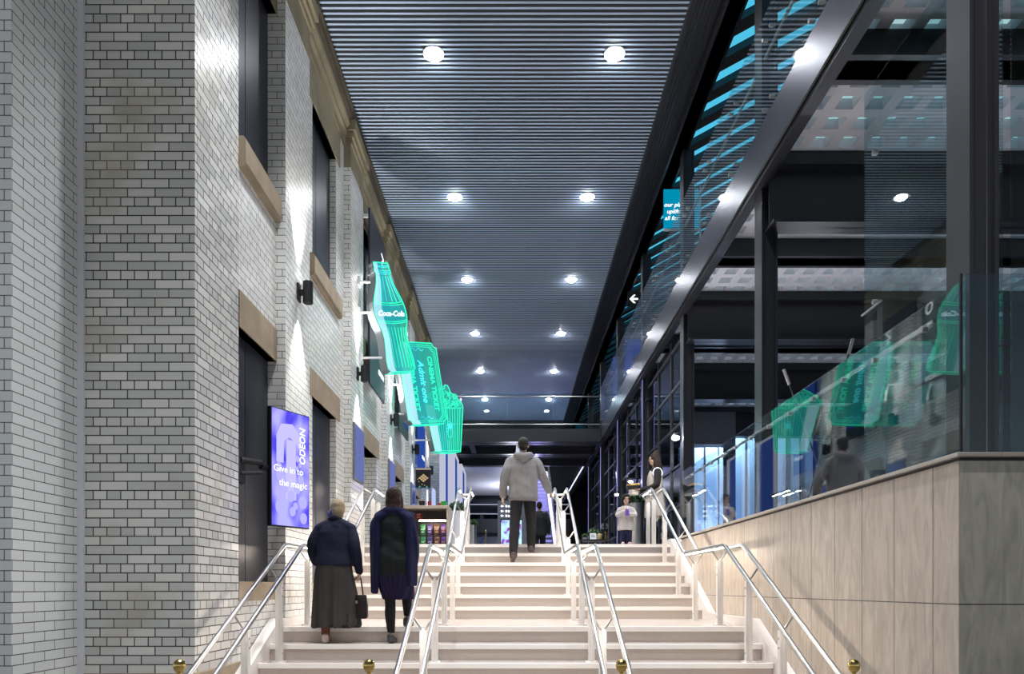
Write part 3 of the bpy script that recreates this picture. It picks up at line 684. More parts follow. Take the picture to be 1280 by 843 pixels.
# ================================================================== CAMERA
cam = bpy.data.cameras.new('camera'); cam.sensor_width = 36; cam.lens = F/1280*36
cam.shift_x = -1/1280; cam.shift_y = 313.5/1280; cam.clip_start = .05; cam.clip_end = 300
co = bpy.data.objects.new('camera', cam); COL.objects.link(co)
co.location = (0, 0, E); co.rotation_euler = (pi/2, 0, 0); SC.camera = co

# ================================================================== GROUND AND STAIRS
struct(MB().box(-7, 9.4, -9, 11.3, -.12, 0).build('floor', M['paving']))
TOP = 2.08; LAND = .96; R_ = .16
struct(MB().box(-3.0, 9.4, 11.01, 34, TOP-.25, TOP-.002).box(2.86, 9.4, 4.26, 11.01, TOP-.25, TOP-.002).build('floor_upper', M['floor_up']))
def nose_y(i):                        # y of nosing of step i (1..6 lower, 7..13 upper)
    return 7.26-.31*(6-i) if i <= 6 else 9.15+.31*(i-7)
SX0, SX1 = -2.48, 2.54
prof = [(nose_y(1)+.02, 0.0)]
for i in range(1, 14):
    z = R_*i; y = nose_y(i)
    prof += [(y+.02, z-R_), (y+.02, z-.045), (y, z-.045), (y, z)]
prof += [(11.30, TOP), (11.30, 0)]
pp = [prof[0]]
for p in prof[1:]:
    if (abs(p[0]-pp[-1][0]) + abs(p[1]-pp[-1][1])) > 1e-6: pp.append(p)
stairs = struct(MB().prism(pp, 'x', SX0, SX1).build('floor_staircase', M['tread']))
for i in range(1, 14):
    y, z = nose_y(i), R_*i
    MB().box(SX0+.002, SX1-.002, y-.004, y+.05, z-.046, z+.003).build('nosing', M['nosing'], stairs)
def string_poly(off):
    a = [(5.45, 0), (5.45, .22)]
    a += [(5.71, R_+off), (7.26, LAND+off), (8.84, LAND+off), (11.01, TOP+off), (11.3, TOP+off), (11.3, 0)]
    return a
MB().prism(string_poly(.09), 'x', SX0-.11, SX0-.001).build('stringer', M['string'], stairs)
MB().prism(string_poly(.09), 'x', SX1+.001, SX1+.09).build('stringer', M['string'], stairs)

# ================================================================== HANDRAILS (double tubes on forked posts)
def rail_z(y):
    if y <= 7.2: return 1.83-(7.2-y)*.516
    if y <= 8.9: return 1.83
    if y <= 11.0: return 1.83+(y-8.9)*(1.15/2.1)
    return 2.98
def tread_z(y):
    z = 0
    for i in range(1, 14):
        if y >= nose_y(i): z = R_*i
    return z
def handrail(xc, label, posts):
    root = thing('handrail', label, 'handrail', (xc, 7.2, LAND), group=None)
    hx = .097
    path = [(5.0, rail_z(5.0)), (6.0, rail_z(6.0)), (7.16, rail_z(7.16)), (7.24, 1.83), (8.86, 1.83), (8.94, rail_z(8.94)), (10.0, rail_z(10.0)), (10.96, rail_z(10.96)), (11.04, 2.98), (11.80, 2.98)]
    for sx in (-hx, hx):
        MB().tube([(xc+sx, y, z) for y, z in path], .0215, 14).build('rail_tube', M['inox'], root, smooth=True)
        for seg in ([path[0], path[2]], [path[3], path[4]], [path[5], path[7]], [path[8], path[9]]):
            pass
    st = MB(); dim = MB()
    for (a, b) in ((path[0], path[2]), (path[3], path[4]), (path[5], path[7]), (path[8], path[9])):
        for sx in (-hx, hx):
            if abs(xc) > 2 and sx*xc > 0: continue          # no light strip on the tube next to a wall
            sgn = 1 if sx < 0 else -1
            p = [(xc+sx+sgn*.006, a[0]+.03, a[1]-.0225), (xc+sx+sgn*.006, b[0]-.03, b[1]-.0225)]
            (dim if a is path[0] else st).tube(p, .006, 6)
    st.build('light_strip', M['led'], root); dim.build('light_strip', M['led_dim'], root)
    MB().tube([(xc-hx, 11.78, 2.98), (xc+hx, 11.78, 2.98)], .0215, 12).build('end_bar', M['inox'], root, smooth=True)
    for y in posts:
        zb, zt = tread_z(y), rail_z(y)
        m = MB().box(xc-.012, xc+.012, y-.032, y+.032, zb+.008, zt-.13)
        m.box(xc-.03, xc-.014, y-.03, y+.03, zb+.008, zt-.15).box(xc+.014, xc+.03, y-.03, y+.03, zb+.008, zt-.15)
        m.box(xc-.055, xc+.055, y-.06, y+.06, zb, zb+.012)
        post = m.build('post', M['post'], root)
        b = MB()
        for sx in (-1, 1):
            b.tube([(xc, y, zt-.15), (xc+sx*.03, y, zt-.12), (xc+sx*hx, y, zt-.02)], .0095, 8)
        b.build('forked_bracket', M['inox'], post, smooth=True)
        for bz in (zt-.22, zt-.30, zb+.09):
            MB().tube([(xc-.036, y, bz), (xc+.036, y, bz)], .009, 8).build('bolt', M['inox'], post, smooth=True)
    return root
PO = [5.05, 5.9, 6.75, 7.69, 8.72, 9.6, 10.47, 11.28, 11.74]
handrail(-2.31, 'twin steel tube handrail running up the stairs along the white brick wall', PO)
handrail(-.772, 'twin steel handrail between the woman in the navy shawl and the middle of the stairs', PO)
handrail(.777, 'twin steel handrail in mid stairs that the man in the grey jacket walks beside', PO)
handrail(2.33, 'twin steel tube handrail running up the stairs along the limestone wall', PO)

# ================================================================== WALL OF LIMESTONE
WX, WY, WT = 2.635, 4.03, 2.150
wr = struct(MB().box(WX, WX+.22, WY+.003, 11.0, 0, WT-.02).build('wall_right', M['tile']))
struct(MB().box(WX+.002, 9.2, WY, WY+.22, 0, WT-.02).build('wall_front', M['tile_front']))
cp = MB()
cp.prism([(WX-.022, WT), (WX-.022, WT+.028), (WX+.24, WT+.028), (WX+.24, WT)], 'y', WY-.022, 11.0)
cp.box(WX+.24, 9.2, WY-.022, WY+.24, WT, WT+.028)
struct(cp.build('trim_coping', M['cap'], bevel=.005))
struct(MB().box(WX+.009, WX+.22, WY+.009, 11.0, WT-.02, WT).box(WX+.22, 9.2, WY+.009, WY+.22, WT-.02, WT).build('trim_shadow_gap', M['black']))

# ================================================================== LEFT BRICK FACADE
ZT = 8.17+.35
struct(MB().box(-7, -3.55, 4.83, 5.9, 0, 8.725).build('wall_pillar_new', M['brick_new']))
struct(MB().box(-3.555, -3.50, 5.56, 5.60, .0, 8.725).build('trim_corner', M['white']))
struct(MB().box(-3.9, -2.6, 5.58, 6.47, 0, 8.725).build('wall_pillar_old', M['brick_old']))
wl = MB()
BAYS = [(6.47, 7.49, 6.47, 7.49), (8.38, 10.5, 8.85, 10.03), (11.39, 13.5, 11.86, 13.03), (14.39, 16.5, 14.86, 16.03), (17.39, 19.5, 17.86, 19.03)]
XF, XB = -2.6, -3.0
ZS0, ZS1, ZD0, ZD1 = 5.67, 7.68, 1.44, 3.86
for (y0, y1, o0, o1) in BAYS:
    zd0 = ZD0 if y0 < 10.6 else TOP
    if o0 > y0: wl.box(XB, XF, y0, o0, 0, ZT)
    if y1 > o1: wl.box(XB, XF, o1, y1, 0, ZT)
    wl.box(XB, XF, o0, o1, 0, zd0); wl.box(XB, XF, o0, o1, ZD1, ZS0); wl.box(XB, XF, o0, o1, ZS1, ZT)
PIERS = [(7.49, 8.38), (10.5, 11.39), (13.5, 14.39), (16.5, 17.39), (19.5, 20.4)]
ZP = 7.85
for (a, b) in PIERS: wl.box(XB, -2.495, a, b, 0, ZP)
struct(wl.build('wall_left', M['brick_side']))
struct(MB().box(-3.2, -2.05, 20.41, 20.47, TOP, 5.75).box(-6.0, -3.0, 20.6, 40, TOP, 8.7).build('wall_return', M['brick_dark']))
struct(MB().box(-3.4, XB, 6.0, 21, 0, 8.4).build('wall_left_core', M['dim_wall']))
# windows and doors, set back in their reveals
nw = 0
for k, (y0, y1, o0, o1) in enumerate(BAYS):
    nw += 1
    xs = -2.69
    zd0 = ZD0 if y0 < 10.6 else TOP
    ym = (o0+o1)/2 - .12
    w = struct(MB().box(xs-.03, xs, o0, ym-.006, ZS0, ZS1).box(xs-.03, xs, ym+.006, o1, ZS0, ZS1).box(xs-.05, xs-.031, o0, o1, ZS0, ZS1).build('window_%d' % nw, M['panel']))
    s = MB().prism([(-2.80, ZS0-.29), (-2.55, ZS0-.29), (-2.53, ZS0-.25), (-2.53, ZS0-.03), (-2.55, ZS0), (-2.80, ZS0)], 'y', o0-.13 if k else o0, o1+.13 if k else o1-.02)
    s.build('window_sill', M['stone'], w)
    MB().box(-2.80, -2.585, o0-.2 if k else o0, o1+.2 if k else o1-.003, ZS1, ZS1+.49).build('window_lintel', M['stone_cornice'], w)
    if k < 2:
        d = struct(MB().box(xs-.03, xs, o0, ym-.006, zd0, ZD1).box(xs-.03, xs, ym+.006, o1, zd0, ZD1).box(xs-.05, xs-.031, o0, o1, zd0, ZD1).build('door_%d' % nw, M['panel']))
        MB().box(-2.80, -2.592, o0, o1-.002, zd0-.19, zd0).build('door_sill', M['stone'], d)
    else:
        d = struct(MB().box(-2.95, -2.93, o0, o1, zd0, ZD1).build('door_%d' % nw, M['brick_side']))
    MB().box(-2.80, -2.588, o0-.2 if k else o0, o1+.2 if k else o1-.003, ZD1, ZD1+.35).build('door_lintel', M['stone'], d)
# stone plinth, pier capitals, cornice
pl = MB().box(-3.9, -2.585, 5.56, 6.485, 0, .68)
struct(pl.build('baseboard_left', M['stone'], bevel=.01))
struct(MB().box(-3.0, -2.585, 6.485, 7.49, 0, .68).build('baseboard_left_bay', M['stone'], bevel=.01))
for i, (a, b) in enumerate(PIERS):
    c = MB()
    c.box(-2.9, -2.49, a-.005, b+.005, ZP, ZP+.36)
    for (dx, z0, z1) in ((.02, .36, .44), (.05, .44, .53), (.09, .53, .69)):
        c.box(-2.9, -2.49+dx, a-.005-dx*.8, b+.005+dx*.8, ZP+z0, ZP+z1)
    struct(c.build('trim_capital', M['stone_cornice'], bevel=.008))
co_ = MB().prism([(-3.3, 8.17), (-2.57, 8.17), (-2.57, 8.30), (-2.535, 8.34), (-2.535, 8.40), (-2.49, 8.46), (-2.49, 8.52), (-3.3, 8.52)], 'y', 5.8, 21)
struct(co_.build('trim_cornice_bed', M['stone_cornice']))
co_ = MB().prism([(-3.3, 8.521), (-2.49, 8.521), (-2.45, 8.57), (-2.45, 8.64), (-2.42, 8.66), (-2.42, 8.70), (-3.3, 8.72)], 'y', 5.8, 21)
struct(co_.build('trim_cornice', M['stone_dark']))
struct(MB().box(-2.62, -2.59, 8.4, 10.48, 8.175, 8.3).build('trim_frieze', M['mid_wall']))

# ================================================================== SLATTED CEILING
HC = 7.35+E
ce = MB().box(-6.6, 2.218, -3, 30, HC+.006, HC+.07, 1)
y = -2.9
while y < 29.9:
    ce.box(-6.6, 2.218, y, y+.030, HC, HC+.007, 0); y += .083
struct(ce.build('ceiling', [M['slat'], M['slat_back']]))
# dark soffit with ribs beside it and the steel beam that carries it
so = MB().box(2.219, 2.61, -3, 34, 7.285+E, 7.47+E)
for i in range(7): so.box(2.235+i*.052, 2.253+i*.052, -3, 34, 7.262+E, 7.286+E)
struct(so.build('ceiling_soffit', M['soffit']))
struct(MB().box(2.61, 2.80, -3, 34, 7.07+E, 7.47+E).box(2.58, 2.835, -3, 34, 7.07+E, 7.09+E).build('beam_upper', M['steel']))
# pitched roof over the upper gallery: dark rafters between panels glowing blue in place of blue light falling on them
def roof_pt(x): return 7.14+E+(x-2.83)*.55
rr = struct(MB().prism([(2.835, roof_pt(2.835)+.22), (9, roof_pt(9)+.22), (9, roof_pt(9)+.31), (2.835, roof_pt(2.835)+.31)], 'y', -1, 34).build('ceiling_roof', M['dim_wall']))
y = 3.15
while y < 30:
    MB().prism([(2.835, roof_pt(2.835)+.09), (9, roof_pt(9)+.09), (9, roof_pt(9)+.21), (2.835, roof_pt(2.835)+.21)], 'y', y, y+.26).build('rafter', M['steel'], rr)
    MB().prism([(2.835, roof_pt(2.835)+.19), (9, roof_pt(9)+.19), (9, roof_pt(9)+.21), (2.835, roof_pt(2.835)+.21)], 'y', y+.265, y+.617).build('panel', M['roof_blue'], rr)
    y += .622

# ================================================================== STEEL FRAME ON THE GALLERY SIDE
COLY = [4.10, 7.525, 10.98, 14.42, 17.86, 21.3, 24.74]
clab = ['first steel column, standing just behind the corner of the limestone wall', 'second steel column from the limestone corner, behind the glass balustrade',
        'third steel column from the limestone corner, beside the woman with the tray', 'fourth steel column from the limestone corner, behind the woman with the tray',
        'fifth steel column from the limestone corner, beyond the child', 'sixth steel column from the limestone corner, just past the footbridge',
        'seventh steel column from the limestone corner, well past the footbridge']
CX0, CX1 = 2.745, 2.922
for i, y in enumerate(COLY):
    t = thing('steel_column', clab[i], 'column', (2.83, y+.11, TOP), group='steel columns along the gallery')
    zt = 7.07+E-.002
    m = MB().box(CX0, CX0+.026, y, y+.22, TOP, zt).box(CX1-.026, CX1, y, y+.22, TOP, zt).box(CX0+.026, CX1-.026, y+.022, y+.04, TOP, zt)
    m.build('shaft', M['steel_lt'] if i == 0 else M['steel'], t)
    if i == 0: MB().box(CX0+.11, CX0+.116, y+.014, y+.021, TOP, zt).build('cover_strip', M['inox'], t)
    MB().box(CX0-.04, CX1+.04, y-.03, y+.25, TOP-.002, TOP+.015).build('base_plate', M['steel'], t)
    if i >= 3: MB().box(CX0-.010, CX0-.001, y-.008, y+.010, TOP+.1, 4.39+E).build('light_strip', M['lav'], t)
# balcony slab with steel fascia, waffle soffit, downstand beams
BX = 2.68
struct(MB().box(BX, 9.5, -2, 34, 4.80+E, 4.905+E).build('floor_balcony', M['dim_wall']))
struct(MB().box(BX-.022, BX, -2, 34, 4.465+E, 4.95+E).build('trim_fascia', M['fascia']))
struct(MB().box(BX-.001, BX+.117, -2, 34, 4.407+E, 4.45+E).box(BX+.022, BX+.044, -2, 34, 4.45+E, 4.76+E).build('beam_edge', M['steel']))
struct(MB().tube([(BX-.033, -2, 4.443+E), (BX-.033, 34, 4.443+E)], .010, 8).build('trim_conduit', M['black']))
wf = MB(); ZW = 4.685+E; P = .293; HS = .090; DP = .095
nx, ny = 20, 50
for i in range(nx):
    for j in range(ny):
        cx, cy = 2.945+P*i, 5.125+P*j
        xa, xb, ya, yb = cx-P/2, cx+P/2, cy-P/2, cy+P/2
        a, b, c, d = cx-HS, cx+HS, cy-HS, cy+HS; q = .02
        wf.add([(xa,ya,ZW),(xb,ya,ZW),(xb,yb,ZW),(xa,yb,ZW),(a,c,ZW),(b,c,ZW),(b,d,ZW),(a,d,ZW),(a+q,c+q,ZW+DP),(b-q,c+q,ZW+DP),(b-q,d-q,ZW+DP),(a+q,d-q,ZW+DP)],
               [(0,1,5,4),(1,2,6,5),(2,3,7,6),(3,0,4,7),(4,5,9,8),(5,6,10,9),(6,7,11,10),(7,4,8,11)], 0)
        b0 = len(wf.v)-4; wf.face((b0, b0+1, b0+2, b0+3), 1)
struct(wf.build('ceiling_waffle', [M['waffle'], M['coffer']]))
for i, y in enumerate(COLY):
    struct(MB().box(2.79, 9.15, y-.10, y-.08, 3.92+E, 4.68+E).box(2.79, 9.15, y-.22, y+.04, 3.92+E, 3.95+E).box(2.79, 9.15, y-.22, y+.04, 4.54+E, 4.68+E).build('beam_main', M['steel']))
    struct(MB().box(2.79, 9.15, y+1.61, y+1.83, 4.414+E, 4.68+E).box(2.79, 9.15, y+1.55, y+1.89, 4.414+E, 4.436+E).build('beam_secondary', M['steel']))
# deep interior behind the gallery
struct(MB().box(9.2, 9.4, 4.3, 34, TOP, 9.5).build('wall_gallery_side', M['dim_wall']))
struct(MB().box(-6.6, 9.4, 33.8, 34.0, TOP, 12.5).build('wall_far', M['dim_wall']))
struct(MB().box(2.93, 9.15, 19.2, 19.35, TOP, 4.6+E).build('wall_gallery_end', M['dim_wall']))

# ================================================================== FOOTBRIDGE ACROSS THE HALL
struct(MB().box(-2.98, 2.65, 20.5, 20.76, 4.39+E, 4.773+E).box(-2.98, 2.65, 20.76, 24.67, 4.575+E, 4.76+E).box(-2.98, 2.65, 22.4, 22.62, 4.39+E, 4.576+E).box(-2.98, 2.65, 24.45, 24.67, 4.378+E, 4.576+E).build('floor_footbridge', M['steel']))
struct(MB().box(-2.98, 2.64, 20.77, 20.95, 4.384+E, 4.405+E).box(-2.98, 2.64, 22.63, 22.70, 4.378+E, 4.39+E).build('trim_footbridge', M['steel_lt']))
for x in (-1.35, .1): struct(MB().box(x, x+.16, 20.96, 22.39, 4.40+E, 4.574+E).build('trim_bridge_rib', M['steel_lt']))
struct(MB().box(-2.98, .42, 24.7, 33.7, 4.36+E, 4.47+E).build('ceiling_lower', M['white']))
bb = thing('glass_balustrade', 'clear glass balustrade with steel rails along the footbridge edge', 'balustrade', (-.2, 20.57, 4.773+E))
for k in range(4):
    x0 = -2.95+k*1.39
    MB().box(x0+.008, x0+1.38, 20.57, 20.581, 4.773+E, 5.86+E).build('glass_pane', M['glass'], bb)
MB().tube([(-2.95, 20.54, 5.755+E), (2.63, 20.54, 5.755+E)], .017, 10).build('top_rail', M['inox'], bb, smooth=True)
MB().tube([(-2.95, 20.54, 4.92+E), (2.63, 20.54, 4.92+E)], .014, 10).build('bottom_rail', M['inox'], bb, smooth=True)

# ================================================================== BALCONY AND TERRACE BALUSTRADES
gb = thing('glass_balustrade', 'long clear glass balustrade above the steel edge of the upper balcony', 'balustrade', (BX+.02, 14, 4.9+E))
y = 2.64
while y < 20.2:
    MB().box(BX+.015, BX+.026, y+.006, y+1.136, 4.83+E, 6.14+E).build('glass_pane', M['glass_refl'], gb)
    for dz in (5.12, 5.86):
        for dy in (.10, 1.04):
            MB().tube([(BX-.008, y+dy, dz+E), (BX+.05, y+dy, dz+E)], .02, 10).build('glass_clamp', M['inox'], gb, smooth=True)
    y += 1.142
MB().tube([(BX+.095, 2.64, 5.82+E), (BX+.095, 20.3, 5.82+E)], .018, 10).build('handrail', M['inox'], gb, smooth=True)

tb = thing('glass_balustrade', 'glass balustrade standing on the limestone wall beside the stairs', 'balustrade', (WX+.045, 7.5, WT+.029))
y = 4.045
while y < 10.6:
    MB().box(WX+.037, WX+.048, y+.004, y+.837, WT+.029, 1.83+E).build('glass_pane', M['glass_refl'], tb)
    y += .841
MB().tube([(WX+.098, 4.42, 1.728+E), (WX+.098, 10.8, 1.728+E)], .016, 12).build('handrail', M['inox'], tb, smooth=True)
for y in [4.45, 5.05, 5.53, 6.08, 6.6, 7.14, 7.69, 8.2, 8.7, 9.22, 9.74, 10.3]:
    MB().tube([(WX+.026, y, 1.684+E), (WX+.062, y, 1.684+E)], .021, 12).tube([(WX+.062, y, 1.684+E), (WX+.10, y, 1.715+E)], .008, 8).build('glass_clamp', M['inox'], tb, smooth=True)
tf = thing('glass_balustrade', 'glass balustrade facing the entrance on the veined end of the limestone wall', 'balustrade', (3.3, WY+.035, WT+.029))
x = WX+.052
while x < 6.3:
    MB().box(x, x+.872, WY+.022, WY+.033, WT+.029, 1.866+E).build('glass_pane', M['glass_edge'], tf); x += .878
MB().box(WX+.022, WX+.035, WY+.021, WY+.034, WT+.029, 1.866+E).build('corner_joint', M['black'], tf)
# tall glass screens beside the first column
gs = thing('glass_screen', 'tall frameless glass screen between the first two steel columns', 'glass screen', (3.1, 5.1, TOP))
MB().box(3.10, 3.112, 4.33, 6.02, TOP, 4.35+E).build('glass_pane', M['glass_edge'], gs)
for z in (3.73, 2.45):
    MB().tube([(3.085, 5.85, z+E), (3.125, 5.85, z+E)], .022, 10).build('glass_clamp', M['inox'], gs, smooth=True)
MB().tube([(3.08, 5.7, 2.4+E), (3.08, 6.02, 2.4+E)], .010, 8).build('bracket', M['inox'], gs, smooth=True)
gs = thing('glass_screen', 'tall glass screen facing the entrance beside the first steel column', 'glass screen', (3.7, 4.27, TOP))
for k in range(3):
    MB().box(3.125+k*.915, 3.875+k*.915, 4.275, 4.286, TOP, 4.35+E).build('glass_pane', M['glass_edge'], gs)
MB().tube([(3.26, 4.25, 3.70+E), (3.26, 4.31, 3.70+E)], .026, 10).build('glass_clamp', M['inox'], gs, smooth=True)
# tension rods crossing behind the terrace glass
for (a, b, lab) in (((1066, 424), (1004, 636), 'thin steel tension rod leaning towards the limestone corner, behind the glass'), ((980, 462), (1046, 636), 'thin steel tension rod leaning towards the stairs, crossing the other rod')):
    d = 6.75 if a[0] > 1000 else 6.80
    pb_ = px(*b, d); pb_.z = TOP
    t = thing('tension_rod', lab, 'rod', pb_, group='crossed tension rods')
    pa = px(*a, d)
    MB().tube([pa, pb_], .009, 8).build('rod', M['steel_lt'], t, smooth=True)
    u = (pa-pb_).normalized()
    MB().tube([pa, pa-u*.16], .018, 8).build('clevis', M['inox'], t, smooth=True)
t = thing('strip_light', 'thin white strip light on the steel edge beam past the footbridge', 'light', (2.64, 29, 4.55+E))
MB().box(2.636, 2.656, 25.0, 33.0, 4.52+E, 4.58+E).build('diffuser', emit('cool_strip', (.62, .62, 1), 1.6), t)
MB().box(2.648, 2.657, 24.98, 33.02, 4.50+E, 4.60+E).build('housing', M['steel_lt'], t)
# ================================================================== BRASS ROPE POSTS IN THE ENTRANCE
def stanchion(x, y, z0, label, group=None):
    t = thing('brass_stanchion', label, 'stanchion', (x, y, z0), group=group)
    MB().lathe([(.16, 0), (.16, .012), (.14, .03), (.04, .045), (.026, .07)], (x, y, z0), 28).build('base', M['brass'], t, smooth=True)
    MB().lathe([(.019, .05), (.019, .90), (.024, .905), (.024, .925), (.010, .935), (.009, .955), (.013, .966)], (x, y, z0), 18).build('pole', M['brass'], t, smooth=True)
    MB().lathe([(.010, .962), (.018, .968), (.0255, .98), (.0285, .993), (.0290, 1.0), (.0270, 1.012), (.0205, 1.0225), (.011, 1.0285), (.003, 1.030)], (x, y, z0), 22).build('ball_finial', M['brass'], t, smooth=True)
    MB().tube([(x+.03*cos(a*pi/6), y+.03*sin(a*pi/6), z0+.885) for a in range(12)], .006, 6, closed=True).build('rope_ring', M['brass'], t, smooth=True)
    return t
for x, lab in ((-1.635, 'brass stanchion with ball top in front of the old brick pillar'), (-.705, 'brass stanchion with ball top in front of the stairs, below the navy shawl woman'),
               (.533, 'brass stanchion with ball top at the foot of the mid stairs handrail'), (1.672, 'brass stanchion with ball top in front of the limestone wall')):
    stanchion(x, 3.345, 0, lab)

# ================================================================== CEILING DOWNLIGHTS
ROWX = (-1.09, 1.40)
LY = [2.51, 5.95, 9.39, 12.83, 16.27, 19.71, 23.15, 26.6]
rows = ('row over the brick facade side', 'row over the balcony side')
def downlight(x, y, lab, grp):
    t = thing('ceiling_downlight', lab, 'ceiling light', (x, y, HC), group=grp)
    MB().lathe([(.11, .0), (.14, -.009), (.146, .009), (.11, .015)], (x, y, HC), 26).build('trim_ring', M['white'], t, smooth=True)
    m = MB(); m.ball((x, y, HC-.01), (.10, .10, .05), 20, 10); m.build('lens', M['lamp'], t, smooth=True)
for r in (0, 1):
    for j, y in enumerate(LY):
        if j >= 2:
            downlight(ROWX[r], y, 'round ceiling downlight, %s counting from the entrance in the %s' % (ORD[j-2], rows[r]), 'ceiling downlights')

# ================================================================== UP AND DOWN WALL LIGHTS ON THE PIERS
SCY = [7.93, 10.94, 13.94, 16.94, 19.94]
for i, y in enumerate(SCY):
    x, z = -2.495, 3.43+E
    t = thing('wall_light', ['black up and down wall light above the video screen', 'black up and down wall light on the pier holding the bottle sign', 'black up and down wall light on the pier holding the ticket sign',
                             'black up and down wall light on the pier holding the popcorn sign', 'black up and down wall light on the brick pier past the popcorn sign'][i], 'wall light', (x, y, z), group='black wall lights on the piers')
    MB().box(x, x+.022, y-.05, y+.05, z-.10, z+.10).build('back_plate', M['black'], t, bevel=.004)
    MB().box(x+.02, x+.06, y-.02, y+.02, z-.03, z+.03).build('arm', M['black'], t)
    MB().lathe([(.052, -.125), (.058, -.12), (.058, .12), (.052, .125), (.045, .118), (.045, -.118)], (x+.115, y, z), 22).build('body', M['black'], t, smooth=True)
    MB().lathe([(.043, -.117), (.043, -.123)], (x+.115, y, z), 16).build('lens', M['sconce_lens'], t)
    MB().lathe([(.043, .117), (.043, .123)], (x+.115, y, z), 16).build('lens', M['sconce_lens'], t)

# ================================================================== VIDEO SCREEN ON ITS WALL ARM
a = Vector((-2.44, 6.88, 0)); b = Vector((-2.185, 7.33, 0))
ang = math.atan2(b.y-a.y, b.x-a.x); wdt = (b-a).length; zc = 1.233+E; hh = .605
t = thing('video_screen', 'lit portrait video screen with purple advert held out on a black wall arm', 'screen', ((a.x+b.x)/2, (a.y+b.y)/2, zc), (0, 0, ang))
MB().box(-wdt/2, wdt/2, 0, .06, -hh, hh).build('casing', M['black'], t, local=True, bevel=.006)
def screen_mat():
    m, nt, out = new_mat('advert_screen')
    tc = nt.nodes.new('ShaderNodeTexCoord'); mp = nt.nodes.new('ShaderNodeMapping'); mp.inputs['Scale'].default_value = (3.2, 1, 1.7)
    nz = nt.nodes.new('ShaderNodeTexNoise'); nz.inputs['Scale'].default_value = 1.6; nz.inputs['Detail'].default_value = 1
    rp = nt.nodes.new('ShaderNodeValToRGB'); rp.color_ramp.elements[0].position = .36; rp.color_ramp.elements[0].color = (.075, .06, .72, 1)
    rp.color_ramp.elements[1].position = .62; rp.color_ramp.elements[1].color = (.42, .40, .98, 1)
    e = nt.nodes.new('ShaderNodeEmission'); e.inputs[1].default_value = .74
    nt.links.new(tc.outputs['Object'], mp.inputs[0]); nt.links.new(mp.outputs[0], nz.inputs['Vector']); nt.links.new(nz.outputs['Fac'], rp.inputs[0])
    nt.links.new(rp.outputs[0], e.inputs[0]); nt.links.new(e.outputs[0], out.inputs[0]); return m
scr = MB().box(-wdt/2+.012, wdt/2-.012, -.004, -.001, -hh+.012, hh-.012).build('display', screen_mat(), t, local=True)
lavl = emit('advert_lavender', (.50, .47, .95), .74); lavm = emit('advert_violet', (.20, .15, .85), 1.1); wt = emit('advert_white', (.92, .94, 1), .9)
def disc(mb, x, z, rx, rz, y=-.006, n=20): mb.prism([(x+rx*cos(2*pi*i/n), z+rz*sin(2*pi*i/n)) for i in range(n)], 'y', y, y+.002)
m = MB()
m.prism([(-.19, .05), (-.19, .33), (-.13, .45), (.02, .47), (.13, .36), (.13, .2), (.06, .28), (-.02, .33), (-.09, .28), (-.10, .05)], 'y', -.006, -.004)
m.prism([(-.06, .3), (.06, .3), (.07, -.32), (-.07, -.32)], 'y', -.0065, -.0045)
m.build('advert_picture', lavl, scr, local=True)
m = MB()
for (x, z, r) in ((-.15, -.08, .06), (-.08, -.20, .055), (.08, -.19, .06), (.16, -.33, .07), (-.14, -.40, .08), (.02, -.44, .05), (.13, -.09, .05), (.09, .12, .035), (.12, .06, .028), (.08, .02, .025), (-.16, .0, .05), (.0, -.28, .06), (.06, -.38, .04), (.17, -.5, .06)):
    disc(m, x, z, r*.8, r, -.0085)
m.build('advert_petal', emit('advert_petal', (.42, .40, .93), .74), scr, local=True)
text_mesh('lettering', 'ODEON', .105, wt, scr, TM(.155, -.010, .26, 0, -pi/2), .001, shear=.1, bold=.002)
text_mesh('lettering', 'Give in to', .098, wt, scr, TM(-.035, -.010, -.015), .001)
text_mesh('lettering', 'the magic', .098, wt, scr, TM(.03, -.010, -.155), .001)
# arm back to the door panel (world frame, then into the screen's frame)
inv = (Matrix.Translation(t.location) @ Matrix.Rotation(ang, 4, 'Z')).inverted()
m = MB(); za = 1.20+E
m.box(-2.688, -2.655, 6.60, 6.74, za-.17, za+.20); m.tube([(-2.66, 6.67, za+.05), (-2.52, 6.83, za+.05)], .03, 8); m.tube([(-2.66, 6.67, za-.08), (-2.52, 6.83, za-.05)], .022, 8)
m.tube([(-2.53, 6.85, za+.02), (-2.38, 7.13, za+.0)], .034, 8)
m.xform(inv); m.build('wall_arm', M['black'], t, local=True)
MB().box(-.11, .11, .06, .10, -.17, .15).build('mounting_plate', M['black'], t, local=True)
MB().box(-wdt/2+.05, wdt/2-.05, .06, .085, -.48, .42).build('back_housing', M['black'], t, local=True, bevel=.01)

